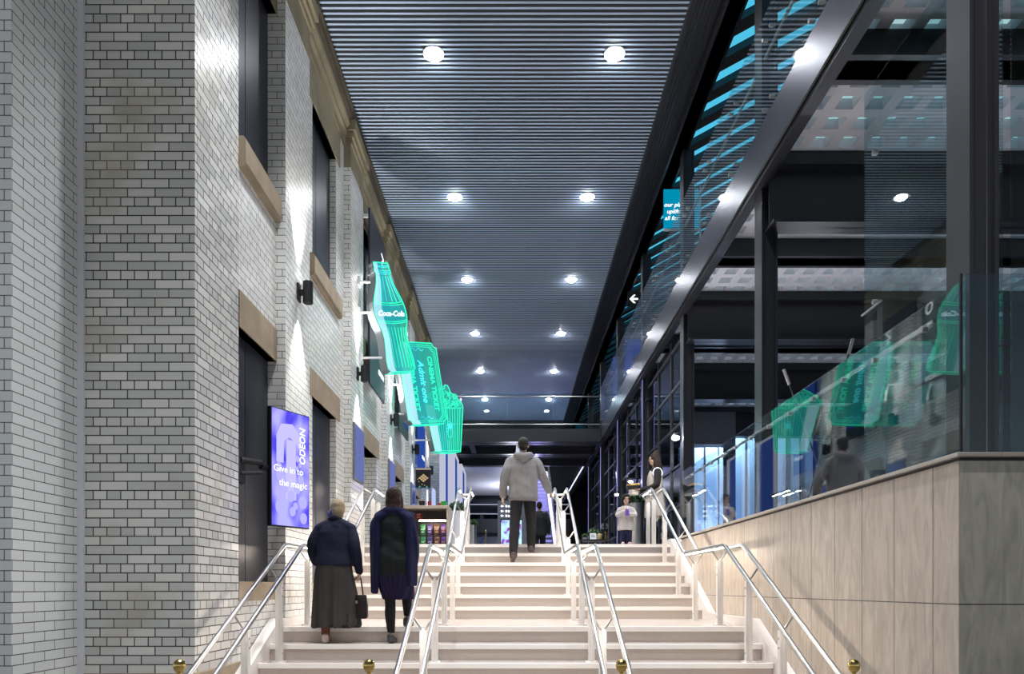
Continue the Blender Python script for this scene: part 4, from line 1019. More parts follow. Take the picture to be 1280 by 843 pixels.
# ================================================================== EDGE-LIT SIGNS ON ARMS
def smooth_loop(pts, n=5):
    out = []; N = len(pts)
    for i in range(N):
        p0, p1, p2, p3 = [Vector(pts[(i+k-1) % N]) for k in range(4)]
        for s in range(n):
            u = s/n
            out.append(.5*((2*p1)+(-p0+p2)*u+(2*p0-5*p1+4*p2-p3)*u*u+(-p0+3*p1-3*p2+p3)*u**3))
    return [(v.x, v.y) for v in out]
def sign(name, label, loc, rz, tilt, outline, left_i, depth, arms, pier):
    t = thing(name, label, 'neon sign', loc, (0, -tilt, rz), None)
    mtx = Euler((0, -tilt, rz)).to_matrix().to_4x4(); mtx.translation = Vector(loc); inv = mtx.inverted()
    MB().prism(outline, 'y', .004, .010).build('front_sheet', M['sheet'], t, local=True)
    MB().prism(outline, 'y', depth-.01, depth-.004).build('rear_sheet', M['sheet_c'], t, local=True)
    lp = [(p[0], 0, p[1]) for p in outline]
    MB().tube(lp, .011, 6, closed=True).build('outline_tube', M['neon'], t, local=True)
    MB().tube([(p[0], depth, p[2]) for p in lp], .009, 6, closed=True).build('rear_outline_tube', M['neon'], t, local=True)
    lf = [outline[i % len(outline)] for i in left_i]
    m = MB(); k = len(lf)
    for s in range(k-1):
        (xa, za), (xb, zb) = lf[s], lf[s+1]
        m.add([(xa-.012, -.02, za), (xb-.012, -.02, zb), (xb-.012, depth+.02, zb), (xa-.012, depth+.02, za), (xa-.026, -.02, za), (xb-.026, -.02, zb), (xb-.026, depth+.02, zb), (xa-.026, depth+.02, za)],
              [(0,1,2,3), (7,6,5,4), (0,4,5,1), (1,5,6,2), (2,6,7,3), (3,7,4,0)])
    m.build('edge_band', M['grey_band'], t, local=True)
    MB().tube([(x+.012, depth*.35, z) for x, z in lf], .009, 6).build('led_line', M['neon_w'], t, local=True)
    MB().prism(list(lf)+[(x*.50, z) for x, z in reversed(lf)], 'y', -.006, -.001).build('edge_glow_overlay', M['sheet_w'], t, local=True)  # added overlay that paints the LED glow near the edge
    MB().prism([(x*.45, z) for x, z in lf]+[(x*.05+.02, z) for x, z in reversed(lf)], 'y', -.006, -.001).build('faint_glow_overlay', M['sheet_c'], t, local=True)  # fainter overlay, fades the painted edge glow inwards
    for (zz, lx) in arms:
        p = Vector(mtx @ Vector((lx-.02, depth*.5, zz)))
        m = MB().tube([(-2.49, p.y, p.z), (p.x, p.y, p.z)], .020, 8).box(-2.494, -2.478, p.y-.07, p.y+.07, p.z-.07, p.z+.07)
        m.xform(inv); m.build('mounting_arm', M['white'], t, local=True)
    return t
RZ = radians(42)
# --- bottle
hw = [(0, .22), (.03, .265), (.10, .27), (.20, .245), (.30, .225), (.38, .24), (.46, .285), (.52, .305), (.58, .305), (.64, .285), (.70, .245), (.76, .20), (.82, .16), (.88, .138), (.905, .136), (.91, .155), (.94, .155), (.945, .145), (.985, .145), (1, .135)]
HB = 1.74
outl = [(w*1.02, (f-.5)*HB) for f, w in hw] + [(-w*1.02, (f-.5)*HB) for f, w in reversed(hw)]
n = len(hw)
t = sign('bottle_sign', 'green glowing bottle shaped sign, topmost of the three hanging signs', (-2.00, 11.25, 4.45+E), RZ, radians(14), outl, range(n, 2*n), .15, ((.58, -.20), (.10, -.30), (-.62, -.25)), 2)
def lines(t, polys, m, nm, r=.006, y=0.0):
    mb = MB()
    for p in polys: mb.tube([(q[0], y, q[1]) for q in p], r, 5)
    return mb.build(nm, m, t, local=True)
def hwat(z):
    f = z/HB+.5
    for (f0, w0), (f1, w1) in zip(hw, hw[1:]):
        if f0 <= f <= f1: return 1.02*(w0+(w1-w0)*(f-f0)/(f1-f0))
    return .14
fl = []
for u in (-.82, -.62, -.4, -.16, .1, .34, .56, .76, .9):
    fl.append([(u*hwat(z), z) for z in [-.80+.05*i for i in range(14)]])
lines(t, fl, M['neon'], 'flute_line')
fl = []
for u in (-.8, -.45, -.1, .3, .6, .85):
    fl.append([(u*hwat(z), z) for z in [.26+.05*i for i in range(9)]])
lines(t, fl, M['neon_c'], 'neck_line')
band = []
for z in (-.09, -.06, .20, .235):
    h = hwat(z); band.append([(-h+2*h*i/12, z+.035*(abs(i-6)/6)**2) for i in range(13)])
lines(t, band, M['neon'], 'label_line', .007)
lines(t, [[(-.14+.28*i/8, z+.012*((i-4)/4)**2) for i in range(9)] for z in (.69, .72, .745, .80, .82)], M['neon_c'], 'cap_line', .006)
lines(t, [[(-.80*hwat(z), z) for z in [-.78+.06*i for i in range(24)]], [(-.68*hwat(z), z) for z in [-.7+.06*i for i in range(20)]], [(-.9*hwat(z), z) for z in [-.78+.06*i for i in range(24)]]], M['neon_w'], 'light_streak', .007, .02)
m = MB(); m.prism([(hwat(z), z) for z in (-.06, .0, .07, .14, .20)] + [(-hwat(z), z) for z in (.20, .14, .07, .0, -.06)], 'y', -.004, .002)
m.build('label_panel', M['sheet_c'], t, local=True)
text_mesh('lettering', 'Coca-Cola', .118, M['neon_w'], t, TM(.0, -.010, .065), .002, shear=.35, bold=.004)
# --- ticket
TWH, THH = .50, .84
c = .10
outl = []
def corner(cx, cz, a0, a1): return [(cx+c*cos(a0+(a1-a0)*i/5), cz+c*sin(a0+(a1-a0)*i/5)) for i in range(6)]
outl += corner(TWH, -THH, pi, pi/2) + corner(TWH, THH, 3*pi/2, pi) + corner(-TWH, THH, 0, -pi/2) + corner(-TWH, -THH, pi/2, 0)
t = sign('ticket_sign', 'green glowing cinema ticket sign hanging between the bottle and popcorn signs', (-1.89, 14.25, 4.26+E), RZ, radians(11), outl, list(range(12, 24)), .15, ((.55, -.5), (.0, -.5), (-.6, -.5)), 3)
def inset(o, k): return [(x*(1-k/TWH), z*(1-k/THH)) for x, z in o]
for k in (.05, .085):
    o = inset(outl, k); lines(t, [o+[o[0]]], M['neon'], 'border_line', .006)
lines(t, [[(-.34, -.62), (-.34, .62)], [(-.30, -.62), (-.30, .62)], [(-.42, -.66), (-.42, .66)], [(-.46, -.7), (-.46, .7)]], M['neon_w'], 'light_streak', .008, .03)
text_mesh('lettering', 'CINEMA TICKET', .155, M['neon'], t, TM(.27, -.012, .0, 0, pi/2), .002, bold=.004)
text_mesh('lettering', 'Admit one', .20, M['neon_c'], t, TM(.02, -.012, .05, 0, pi/2), .002, shear=.3, bold=.004)
text_mesh('lettering', 'CINEMA TICKET', .155, M['neon'], t, TM(-.22, -.012, .0, 0, pi/2), .002, bold=.004)
lines(t, [[(-.16+.32*i/10, .70+.03*sin(i*1.3)) for i in range(11)], [(-.16+.32*i/10, -.70+.03*sin(i*1.3)) for i in range(11)]], M['neon_c'], 'scroll_line', .006)
# --- popcorn carton
random.seed(3)
top = []
for i in range(33):
    u = -1+2*i/32
    zt = .42+.40*sqrt(max(0, 1-u*u))*(.75+.25*cos(u*2.2)) + .045*abs(sin(i*1.35))
    if 18 <= i <= 21: zt += .12
    top.append((u*.60, zt-.08))
outl = [(.40, -.78)] + list(reversed(top)) + [(-.40, -.78), (-.2, -.81), (.2, -.81)]
t = sign('popcorn_sign', 'green glowing popcorn carton sign, lowest of the three hanging signs', (-1.69, 17.1, 4.20+E), RZ, radians(6), outl, [33, 34], .16, ((.1, -.56), (-.5, -.45)), 4)
st = []
for i in range(15):
    u = -1+2*i/14; st.append([(u*.585, .33), (u*.40, -.78)])
lines(t, st, M['neon'], 'stripe_line', .007)
lines(t, [[(-.6, .36), (-.3, .31), (0, .295), (.3, .31), (.6, .36)], [(-.40, -.74), (0, -.77), (.40, -.74)]], M['neon'], 'rim_line', .008)
lines(t, [[(u*.585, .33), (u*.40, -.78)] for u in (-.97, -.9, -.8, -.68)], M['neon_w'], 'light_streak', .008, .03)
kern = []
for i in range(46):
    u = random.uniform(-.88, .88); z = .36+random.uniform(.02, .9)*(.38*sqrt(1-u*u)); r = random.uniform(.035, .07); a0 = random.uniform(0, 6)
    kern.append([(u*.58+r*cos(a0+k*.7)*(1+.25*sin(3*k)), z+r*sin(a0+k*.7)) for k in range(8)])
lines(t, kern, M['neon'], 'kernel_line', .006)
kern = []
for i in range(14):
    a0 = random.uniform(0, 6); q = random.uniform(0, .13); r = random.uniform(.03, .05)
    cx, cz = .10+q*cos(a0), -.12+q*sin(a0)*1.1
    kern.append([(cx+r*cos(a0+k*.8), cz+r*sin(a0+k*.8)) for k in range(7)])
kern.append([(.02, -.22), (.05, -.42), (.16, -.42), (.2, -.22)])
lines(t, kern, M['neon_c'], 'emblem_line', .006)

# ================================================================== BANNERS AND POSTERS ON THE WALL
navy = mat('navy_banner', (.012, .013, .030), .4, var=.15)
for i, (y0, y1, h0, h1) in enumerate(((11.66, 13.0, 3.50, 6.5), (14.66, 15.95, 3.42, 6.2), (17.66, 18.95, 3.1, 6.0))):
    xb = -2.44
    t = thing('wall_banner', ['dark navy banner on the brick wall behind the bottle sign', 'dark navy banner on the brick wall behind the ticket sign', 'blue banner on the brick wall behind the popcorn sign'][i], 'banner', (xb, (y0+y1)/2, h0+E), group='tall banners on the brick wall')
    MB().box(xb-.03, xb, y0, y1, h0+E, h1+E).build('cloth_panel', navy if i < 2 else M['blue_lit'], t)
    MB().box(xb-.155, xb-.031, y0+.1, y0+.15, h1+E-.1, h1+E-.05).box(xb-.155, xb-.031, y1-.15, y1-.1, h1+E-.1, h1+E-.05).box(xb-.155, xb-.031, y0+.1, y0+.15, h0+E+.05, h0+E+.1).build('standoff', M['white'], t)
    mt = Matrix(((0, 0, 1, xb+.004), (1, 0, 0, y1-.22), (0, 1, 0, h1+E-.85), (0, 0, 0, 1))) @ Matrix.Rotation(pi/2, 4, 'Z')
    text_mesh('lettering', 'ODEON', .30, M['text_w'], t, Matrix.Translation(-t.location) @ mt, .002, shear=.15, bold=.006)
    mt = Matrix(((0, 0, 1, xb+.004), (1, 0, 0, y1-.38), (0, 1, 0, h0+E+.42), (0, 0, 0, 1)))
    text_mesh('lettering', 'ODEON', .14, M['text_w'], t, Matrix.Translation(-t.location) @ mt, .002, shear=.15)
    if i == 1: MB().box(xb+.001, xb+.003, y0+.62, y1-.02, h0+E+.25, h0+E+.65).build('blue_badge', M['blue_lit'], t)
pm = emit('poster_lavender', (.20, .25, .62), .42)
for i, y0 in enumerate((10.62, 13.62, 16.62)):
    t = thing('poster_case', ['blue lit poster case on the pier under the bottle sign', 'blue lit poster case on the pier under the ticket sign', 'blue lit poster case on the pier under the popcorn sign'][i], 'poster', (-2.48, y0+.32, 2.1+E), group='lit poster cases on the piers')
    MB().box(-2.494, -2.46, y0, y0+.66, 1.70+E, 2.58+E).build('frame', M['grey_band'], t)
    MB().box(-2.459, -2.452, y0+.03, y0+.63, 1.73+E, 2.55+E).build('poster', pm, t)

# ================================================================== SNACK KIOSK AT THE TOP OF THE STAIRS
KD = 13.0
kx0, kx1, kz = -2.15, -1.22, 1.57+E
t = thing('snack_kiosk', 'pale wood snack kiosk with dark display shelves at the top of the stairs', 'kiosk', (-1.7, KD+.3, TOP))
MB().box(kx0, kx1, KD, KD+.6, kz-.06, kz).build('worktop', M['wood'], t, bevel=.006)
MB().box(kx0, kx0+.04, KD+.02, KD+.58, TOP, kz-.061).build('side_panel', M['wood'], t)
MB().box(kx1-.045, kx1, KD+.02, KD+.58, TOP, kz-.061).build('side_panel', M['wood'], t)
MB().box(kx0+.04, kx1-.045, KD+.50, KD+.57, TOP, kz-.061).build('back_panel', M['shelf_dark'], t)
SH = [.78, 1.03]
MB().box(kx0+.04, kx1-.045, KD+.06, KD+.5, .755+E, .78+E).build('shelf', M['shelf_dark'], t)
MB().box(kx0+.04, kx1-.045, KD+.26, KD+.5, 1.005+E, 1.03+E).build('shelf', M['shelf_dark'], t)
MB().box(kx0+.35, kx1-.07, KD+.10, KD+.13, 1.275+E, 1.30+E).build('shelf_light', M['led_dim'], t)
MB().box(kx0+.04, kx1-.045, KD+.09, KD+.5, 1.302+E, 1.315+E).build('shelf', M['shelf_dark'], t)
cols = {'green': (.03, .20, .07), 'purple': (.06, .035, .16), 'brown': (.14, .06, .03), 'violet': (.08, .03, .20), 'cream': (.42, .33, .26), 'red': (.38, .03, .02)}
bagm = {k: mat('bag_'+k, v, .3, var=.2, scale=14) for k, v in cols.items()}
lblm = {'green': mat('bag_print_green', (.5, .7, .5), .5), 'purple': mat('bag_print_lilac', (.6, .5, .8), .5), 'brown': mat('bag_print_tan', (.75, .5, .35), .5), 'violet': mat('bag_print_orange', (.8, .4, .15), .5), 'cream': mat('bag_print_brown', (.3, .12, .08), .5), 'red': mat('bag_print_yellow', (.85, .6, .3), .5)}
def snack_bag(x, y, z, col, lab, h=.205, w=.115):
    t = thing('snack_bag', lab, 'snack bag', (x, y, z), group='snack bags in the kiosk')
    m = MB(); rings = [(0, .5, .9), (.03, .52, 1), (.3, .5, 1.05), (.7, .48, .8), (.9, .47, .35), (.97, .49, .07), (1, .49, .06)]
    vs = []; n = 14
    for f, a, b in rings:
        for k in range(n):
            th = 2*pi*k/n; cx, cy = cos(th), sin(th)
            sx = math.copysign(abs(cx)**.5, cx); sy = math.copysign(abs(cy)**.7, cy)
            vs.append((x+sx*a*w*1.04, y+sy*b*.036, z+f*h))
    fs = [(i*n+k, i*n+(k+1) % n, (i+1)*n+(k+1) % n, (i+1)*n+k) for i in range(len(rings)-1) for k in range(n)] + [tuple(range(n))[::-1], tuple((len(rings)-1)*n+k for k in range(n))]
    m.add(vs, fs); m.build('pouch', bagm[col], t, smooth=True)
    m = MB(); m.tube([(x-.03, y-.043, z+.09), (x-.01, y-.045, z+.11), (x+.01, y-.045, z+.085), (x+.035, y-.043, z+.12)], .009, 6); m.box(x-.03, x+.03, y-.044, y-.034, z+.045, z+.06)
    m.build('printed_label', lblm[col], t)
for (pxx, col) in ((528.6, 'green'), (537.3, 'purple'), (546, 'brown'), (554.6, 'violet')):
    yb = KD+.31; snack_bag((pxx-641)*yb/F, yb, 1.03+E+.001, col, '%s snack bag on the upper shelf of the kiosk' % {'green': 'green', 'purple': 'dark purple', 'brown': 'brown', 'violet': 'violet and orange'}[col])
for (pxx, col) in ((520.6, 'cream'), (529, 'green'), (537.6, 'purple'), (546.2, 'brown'), (554.6, 'violet')):
    yb = KD+.15; snack_bag((pxx-641)*yb/F, yb, .78+E+.001, col, '%s snack bag on the lower shelf of the kiosk' % {'cream': 'cream', 'green': 'green', 'purple': 'dark purple', 'brown': 'brown', 'violet': 'violet and orange'}[col])
yb = KD+.3; snack_bag((523.5-641)*yb/F, yb, 1.316+E, 'red', 'red snack bag on the top shelf of the kiosk', .13, .13)
# on the worktop
def kx(p, d=KD+.2): return (p-641)*d/F
t = thing('acrylic_stand', 'clear acrylic display box on the kiosk worktop', 'display box', (kx(529), KD+.25, kz))
MB().box(kx(515.5), kx(517), KD+.08, KD+.42, kz, kz+.335).build('side_panel', M['acrylic'], t)
MB().box(kx(540.5), kx(543), KD+.08, KD+.42, kz, kz+.335).build('side_panel', emit('acrylic_lit_edge', (.55, .62, 1), .55), t)
MB().box(kx(515.5), kx(543), KD+.08, KD+.42, kz+.336, kz+.348).build('lid', M['acrylic'], t)
t = thing('menu_board', 'black menu board with golden diamond picture above the kiosk', 'poster', (kx(528.5), KD+.26, kz+.35))
zb = kz+.349; zt = zb+.37
MB().box(kx(519), kx(538), KD+.25, KD+.27, zb, zt).build('board', M['black'], t)
MB().box(kx(519), kx(538), KD+.24, KD+.28, zt, zt+.035).build('top_strip', M['wood'], t)
m = MB(); cx, cz = kx(529), zb+.21; q = .038
for i in range(-1, 2):
    for j in range(-1, 2):
        x, z = cx+(i-j)*q*.9, cz+(i+j)*q*.75
        m.prism([(x, z-q*.6), (x+q*.75, z), (x, z+q*.6), (x-q*.75, z)], 'y', KD+.243, KD+.249)
for (dx, dz) in ((-.11, -.02), (-.09, -.07), (.02, -.14), (-.03, -.12)): m.box(cx+dx-.008, cx+dx+.008, KD+.243, KD+.249, cz+dz-.008, cz+dz+.008)
m.build('printed_popcorn', M['gold'], t)
MB().box(cx-.09, cx-.06, KD+.243, KD+.249, zb+.02, zb+.055).box(cx+.05, cx+.08, KD+.243, KD+.249, zb+.02, zb+.055).build('printed_cup', emit('print_teal', (.05, .35, .35), .6), t)
t = thing('popcorn_tub', 'black and cream popcorn tub inside the acrylic display box', 'tub', (kx(527), KD+.25, kz))
MB().lathe([(.045, 0), (.062, .11), (.06, .112)], (kx(527), KD+.25, kz), 18).build('tub', M['black'], t, smooth=True)
MB().lathe([(.0505, .04), (.0555, .072)], (kx(527), KD+.25, kz), 18).build('band', lblm['cream'] if False else M['wood'], t, smooth=True)
MB().lathe([(.064, .112), (.066, .125), (.05, .135)], (kx(527), KD+.25, kz), 18).build('lid', M['wood'], t, smooth=True)
t = tag(MB().lathe([(.03, 0), (.042, .09), (.044, .10), (.036, .105)], (kx(536.8), KD+.22, kz), 16).build('paper_cup', bagm['red'], smooth=True), 'red paper cup inside the acrylic display box', 'cup')
t = tag(MB().lathe([(.03, 0), (.036, .06), (.038, .065), (.03, .07)], (kx(549.5), KD+.2, kz), 16).build('paper_cup', bagm['red'], smooth=True), 'small red paper cup beside the green carton on the kiosk', 'cup')
t = thing('snack_carton', 'green carton on the end of the kiosk worktop', 'carton', (kx(555), KD+.2, kz))
MB().box(kx(551.5), kx(558.5), KD+.16, KD+.26, kz, kz+.10).build('carton', mat('green_card', (.03, .30, .05), .5, var=.15), t, bevel=.004)
MB().box(kx(553), kx(557), KD+.18, KD+.24, kz+.1, kz+.112).build('flap', M['white'], t)

# ================================================================== PLANTS
def planter(x, y, z0, pot_r, pot_h, plant_r, lab, cat='potted plant', square=False, potm=None):
    t = thing('potted_plant', lab, cat, (x, y, z0))
    MB().lathe([(pot_r*.86, 0), (pot_r, pot_h*.98), (pot_r, pot_h), (pot_r*.92, pot_h), (pot_r*.9, pot_h-.04)], (x, y, z0), 24).build('pot', potm or M['inox'], t, smooth=True)
    m = MB(); rnd = random.Random(int(x*100)+int(y*10))
    for i in range(420):
        th, u = rnd.uniform(0, 2*pi), rnd.uniform(-.5, 1)
        rr = plant_r*rnd.uniform(.55, 1.0); s = sqrt(max(0, 1-u*u)) if u > 0 else 1-.3*abs(u)
        c = Vector((x+rr*s*cos(th), y+rr*s*sin(th), z0+pot_h+plant_r*.35+rr*u*.8))
        R = Euler((rnd.uniform(-1, 1), rnd.uniform(-1, 1), th)).to_matrix(); L = plant_r*.2
        m.add([c+R @ Vector(p) for p in ((-L, 0, 0), (0, -L*.4, .1*L), (L, 0, 0), (0, L*.4, .1*L))], [(0, 1, 2, 3)])
    m.build('foliage', M['leaf'], t)
    m = MB(); m.tube([(x, y, z0+pot_h-.06), (x+.01, y, z0+pot_h+plant_r*.7)], .02, 8)
    for k in range(6):
        a0 = k*pi/3; m.tube([(x, y, z0+pot_h-.02), (x+plant_r*.6*cos(a0), y+plant_r*.6*sin(a0), z0+pot_h+plant_r*.5)], .008, 6)
    m.build('stem', mat('bark', (.06, .04, .02), .8), t)
    MB().lathe([(pot_r*.9, pot_h-.05), (pot_r*.88, pot_h-.045)], (x, y, z0), 20).build('soil', mat('soil', (.02, .015, .01), .9), t)
    return t
planter(kx(571, 15.0), 15.0, TOP, .17, .98, .19, 'bushy green plant in a tall pale pot beside the kiosk', potm=M['white'])
planter(kx(590.5, 17), 17.0, TOP, .10, .86, .13, 'green plant in a slim steel pot behind the blue poster frames')
planter(kx(795, 13.6), 13.6, TOP, .17, .98, .19, 'green plant in a tall steel pot behind the child')
t = thing('side_table', 'low dark side table beside the handrail at the stair top', 'table', (2.0, 17.2, TOP))
MB().box(1.66, 2.36, 16.9, 17.5, TOP+.46, TOP+.50).build('tabletop', M['shelf_dark'], t)
for (x, y) in ((1.7, 16.95), (2.32, 16.95), (1.7, 17.45), (2.32, 17.45)): MB().box(x-.02, x+.02, y-.02, y+.02, TOP, TOP+.46).build('leg', M['black'], t)
planter(kx(744, 17.3), 17.32, TOP+.50, .09, .10, .19, 'round green plant in a small pot on the low side table', potm=M['white'])
planter(kx(731, 17.1), 17.1, TOP+.50, .06, .06, .085, 'tiny green plant at the edge of the low side table', potm=M['white'])
t = thing('menu_card', 'white menu card standing on the low side table', 'card', (kx(741.5, 16.98), 16.98, TOP+.5))
MB().prism([(16.96, TOP+.5), (17.0, TOP+.5), (17.02, TOP+.66), (17.01, TOP+.66)], 'x', kx(737.5, 16.98), kx(745.5, 16.98)).build('card', emit('lit_card', (.7, .75, .8), .55), t)
MB().box(kx(739, 16.98), kx(744, 16.98), 16.975, 16.99, TOP+.56, TOP+.575).box(kx(739, 16.98), kx(743, 16.98), 16.975, 16.99, TOP+.60, TOP+.61).build('print', M['black'], t)
t = thing('glass_jar', 'golden glass jar beside the menu card on the low side table', 'jar', (kx(749.5, 17), 17.0, TOP+.5))
MB().lathe([(.055, 0), (.06, .02), (.06, .12), (.045, .14)], (kx(749.5, 17), 17.0, TOP+.5), 16).build('jar', mat('amber_jar', (.55, .42, .2), .2), t, smooth=True)
MB().lathe([(.047, .14), (.047, .165)], (kx(749.5, 17), 17.0, TOP+.5), 16).build('lid', M['brass'], t, smooth=True)
stanchion(kx(607.5, 20.4), 20.4, TOP, 'small brass rope stanchion on the upper floor beside the steel plant pot')
stanchion(kx(757, 20.9), 20.9, TOP, 'small brass rope stanchion on the upper floor behind the low side table')
t = tag(MB().tube([(kx(607.5, 20.4)-.06, 20.4, TOP+.88), (kx(602, 20.4), 20.4, TOP+.66), (kx(597, 20.4), 20.4, TOP+.55), (kx(590, 20.4), 20.4, TOP+.56)], .022, 8).build('barrier_rope', mat('blue_rope', (.02, .03, .16), .7), smooth=True), 'dark blue rope sagging from the small brass stanchion by the plant', 'rope')

# ================================================================== TOTEM, POSTER FRAMES, ESCALATOR
t = thing('wayfinding_totem', 'grey wayfinding totem with a bright colourful screen behind the man in the grey jacket', 'sign', (0, 19, TOP))
xa, xb = kx(622, 19), kx(661, 19); zt = 2.42+E
MB().box(xa, xb, 19.0, 19.12, TOP, zt).build('panel', M['mid_wall'], t)
MB().box(kx(625.5, 19), kx(653, 19), 18.985, 18.999, TOP+.02, TOP+1.22).build('screen_bezel', M['black'], t)
def totem_screen():
    m, nt, out = new_mat('totem_screen')
    tc = nt.nodes.new('ShaderNodeTexCoord'); nz = nt.nodes.new('ShaderNodeTexNoise'); nz.inputs['Scale'].default_value = 4.5; nz.inputs['Detail'].default_value = 2
    rp = nt.nodes.new('ShaderNodeValToRGB'); cr = rp.color_ramp
    cr.elements[0].position = .34; cr.elements[0].color = (.35, .02, .06, 1); cr.elements[1].position = .58; cr.elements[1].color = (.55, .80, 1, 1)
    e1 = cr.elements.new(.42); e1.color = (.28, .05, .45, 1); e2 = cr.elements.new(.48); e2.color = (.35, .62, .95, 1)
    e = nt.nodes.new('ShaderNodeEmission'); e.inputs[1].default_value = .75
    nt.links.new(tc.outputs['Object'], nz.inputs['Vector']); nt.links.new(nz.outputs['Fac'], rp.inputs[0]); nt.links.new(rp.outputs[0], e.inputs[0]); nt.links.new(e.outputs[0], out.inputs[0]); return m
MB().box(kx(626.3, 19), kx(652.2, 19), 18.98, 18.984, TOP+.05, TOP+1.18).build('display', totem_screen(), t)
m = MB()
for i, z in enumerate((2.27, 2.13, 2.0)):
    x = kx(625.5, 19); z += E
    m.prism([(x, z), (x+.05, z+.04), (x+.05, z+.012), (x+.09, z+.012), (x+.09, z-.012), (x+.05, z-.012), (x+.05, z-.04)], 'y', 18.985, 18.999)
    for k in range(4): m.box(x+.14+k*.07, x+.19+k*.07, 18.985, 18.999, z-.03, z+.03-.01*(k % 2))
m.build('direction_marks', M['text_w'], t)
for i, (y0, y1) in enumerate(((18.6, 20.2), (21.0, 22.8), (23.4, 25.4))):
    xp = -1.86+.06*i
    t = thing('poster_lightbox', ['tall white poster frame with blue poster, first past the kiosk', 'tall white poster frame with blue poster, second past the kiosk', 'tall white poster frame with blue poster, third past the kiosk'][i], 'poster', (xp, (y0+y1)/2, TOP), group='tall poster frames past the kiosk')
    MB().box(xp-.14, xp, y0, y0+.30, TOP, 4.25+E).build('upright', M['white_box'], t); MB().box(xp-.14, xp, y1-.14, y1, TOP, 4.25+E).build('upright', M['white_box'], t)
    MB().box(xp-.10, xp-.05, y0+.3, y1-.14, TOP+.1, 4.20+E).build('poster', M['blue_lit'], t)
    MB().box(xp-.14, xp, y0+.3, y1-.14, 4.20+E, 4.25+E).build('top_bar', M['white_box'], t)
# escalator
t = thing('escalator', 'lavender lit escalator rising behind the man in the dark suit', 'escalator', (.9, 22, TOP))
ex0, ex1 = .36, 1.36
stp = mat('escalator_step', (.38, .38, .55), .35, var=.08)
m = MB()
for i in range(20):
    m.box(ex0+.02, ex1-.02, 22+i*.33, 22+(i+1)*.33+.02, TOP+(i)*.19-.3 if i > 1 else TOP-.0, TOP+(i+1)*.19)
m.build('step_treads', stp, t)
m = MB()
for i in range(20): m.box(ex0+.02, ex1-.02, 21.992+i*.33, 21.999+i*.33, TOP+(i)*.19+.10, TOP+(i+1)*.19-.02)
m.build('step_light', M['lav'], t)
for x in (ex0-.10, ex1):
    sk = [(21.2, TOP), (21.2, TOP+.25), (22.0, TOP+.3), (28.6, TOP+4.1), (28.6, TOP+3.4), (22.4, TOP)]
    bal = MB().prism(sk, 'x', x, x+.10).build('balustrade_base', M['white'] if x > 1 else M['steel_lt'], t)
    gp = [(21.0, TOP+.3), (21.0, TOP+.9), (21.2, TOP+1.1), (22.0, TOP+1.15), (28.6, TOP+4.95), (28.6, TOP+4.1), (22.0, TOP+.3)]
    MB().prism(gp, 'x', x+.04, x+.06).build('glass_side', M['glass'], bal)
    MB().tube([(x+.05, 21.2, TOP+.5), (x+.05, 20.95, TOP+.75), (x+.05, 21.15, TOP+1.12), (x+.05, 22.0, TOP+1.17), (x+.05, 28.6, TOP+4.97)], .04, 8).build('handrail', M['black'], bal, smooth=True)
    MB().tube([(x+.05, 22.0, TOP+.36), (x+.05, 28.6, TOP+4.16)], .022, 6).build('light_strip', emit('escalator_led', (.75, .72, 1), 4) if x > 1 else M['lav'], bal)

# ================================================================== GLAZING BEYOND THE STAIRS
nwin = 5
for i in range(2, 6):
    y0, y1 = COLY[i]+.235, COLY[i+1]-.015
    nwin += 1
    w_ = struct(MB().box(2.862, 2.87, y0, y1, TOP, 4.39+E).build('window_%d' % nwin, M['glass_dark']))
    fm = MB()
    for k in range(4): yy = y0+(y1-y0)*k/3; fm.box(2.835, 2.895, yy-.018, yy+.018, TOP, 4.39+E)
    for z in (TOP+.02, TOP+.70, TOP+1.4, TOP+2.1, TOP+2.8, TOP+3.5): fm.box(2.835, 2.895, y0, y1, z-.016, z+.016)
    fm.build('window_frame', M['steel_lt'], w_)
# end wall of pale blue lit panels beyond the terrace, dark bulkhead before it
fr = MB(); we = None
for k in range(10):
    x = 4.62+k*.38
    o = MB().box(x+.015, x+.365, 19.12, 19.19, TOP, 4.36+E).build('wall_blue_panel', M['blue_wall']); struct(o)
    MB().box(x-.015, x+.015, 19.08, 19.19, TOP, 4.36+E).build('mullion', M['steel_lt'], o)
struct(MB().box(3.9, 5.34, 16.35, 16.75, 3.44+E, 4.21+E).box(5.16, 5.34, 16.35, 16.75, TOP, 3.44+E).build('beam_bulkhead', M['mid_wall']))
# lower back wall of the hall: glass front with white rails and dark base
gw = struct(MB().box(-2.9, 2.7, 32.2, 32.23, 3.1+E, 4.35+E).build('window_10', M['glass_dark']))
for z in (3.92, 3.48): MB().box(-2.9, 2.7, 32.13, 32.19, z+E-.022, z+E+.022).build('window_rail', M['white'], gw)
struct(MB().box(-2.9, 2.7, 31.9, 32.12, 2.56+E, 3.22+E).build('beam_far', M['black']))
struct(MB().box(-2.9, 2.7, 32.4, 32.6, TOP, 4.35+E).build('wall_far_lower', M['mid_wall']))
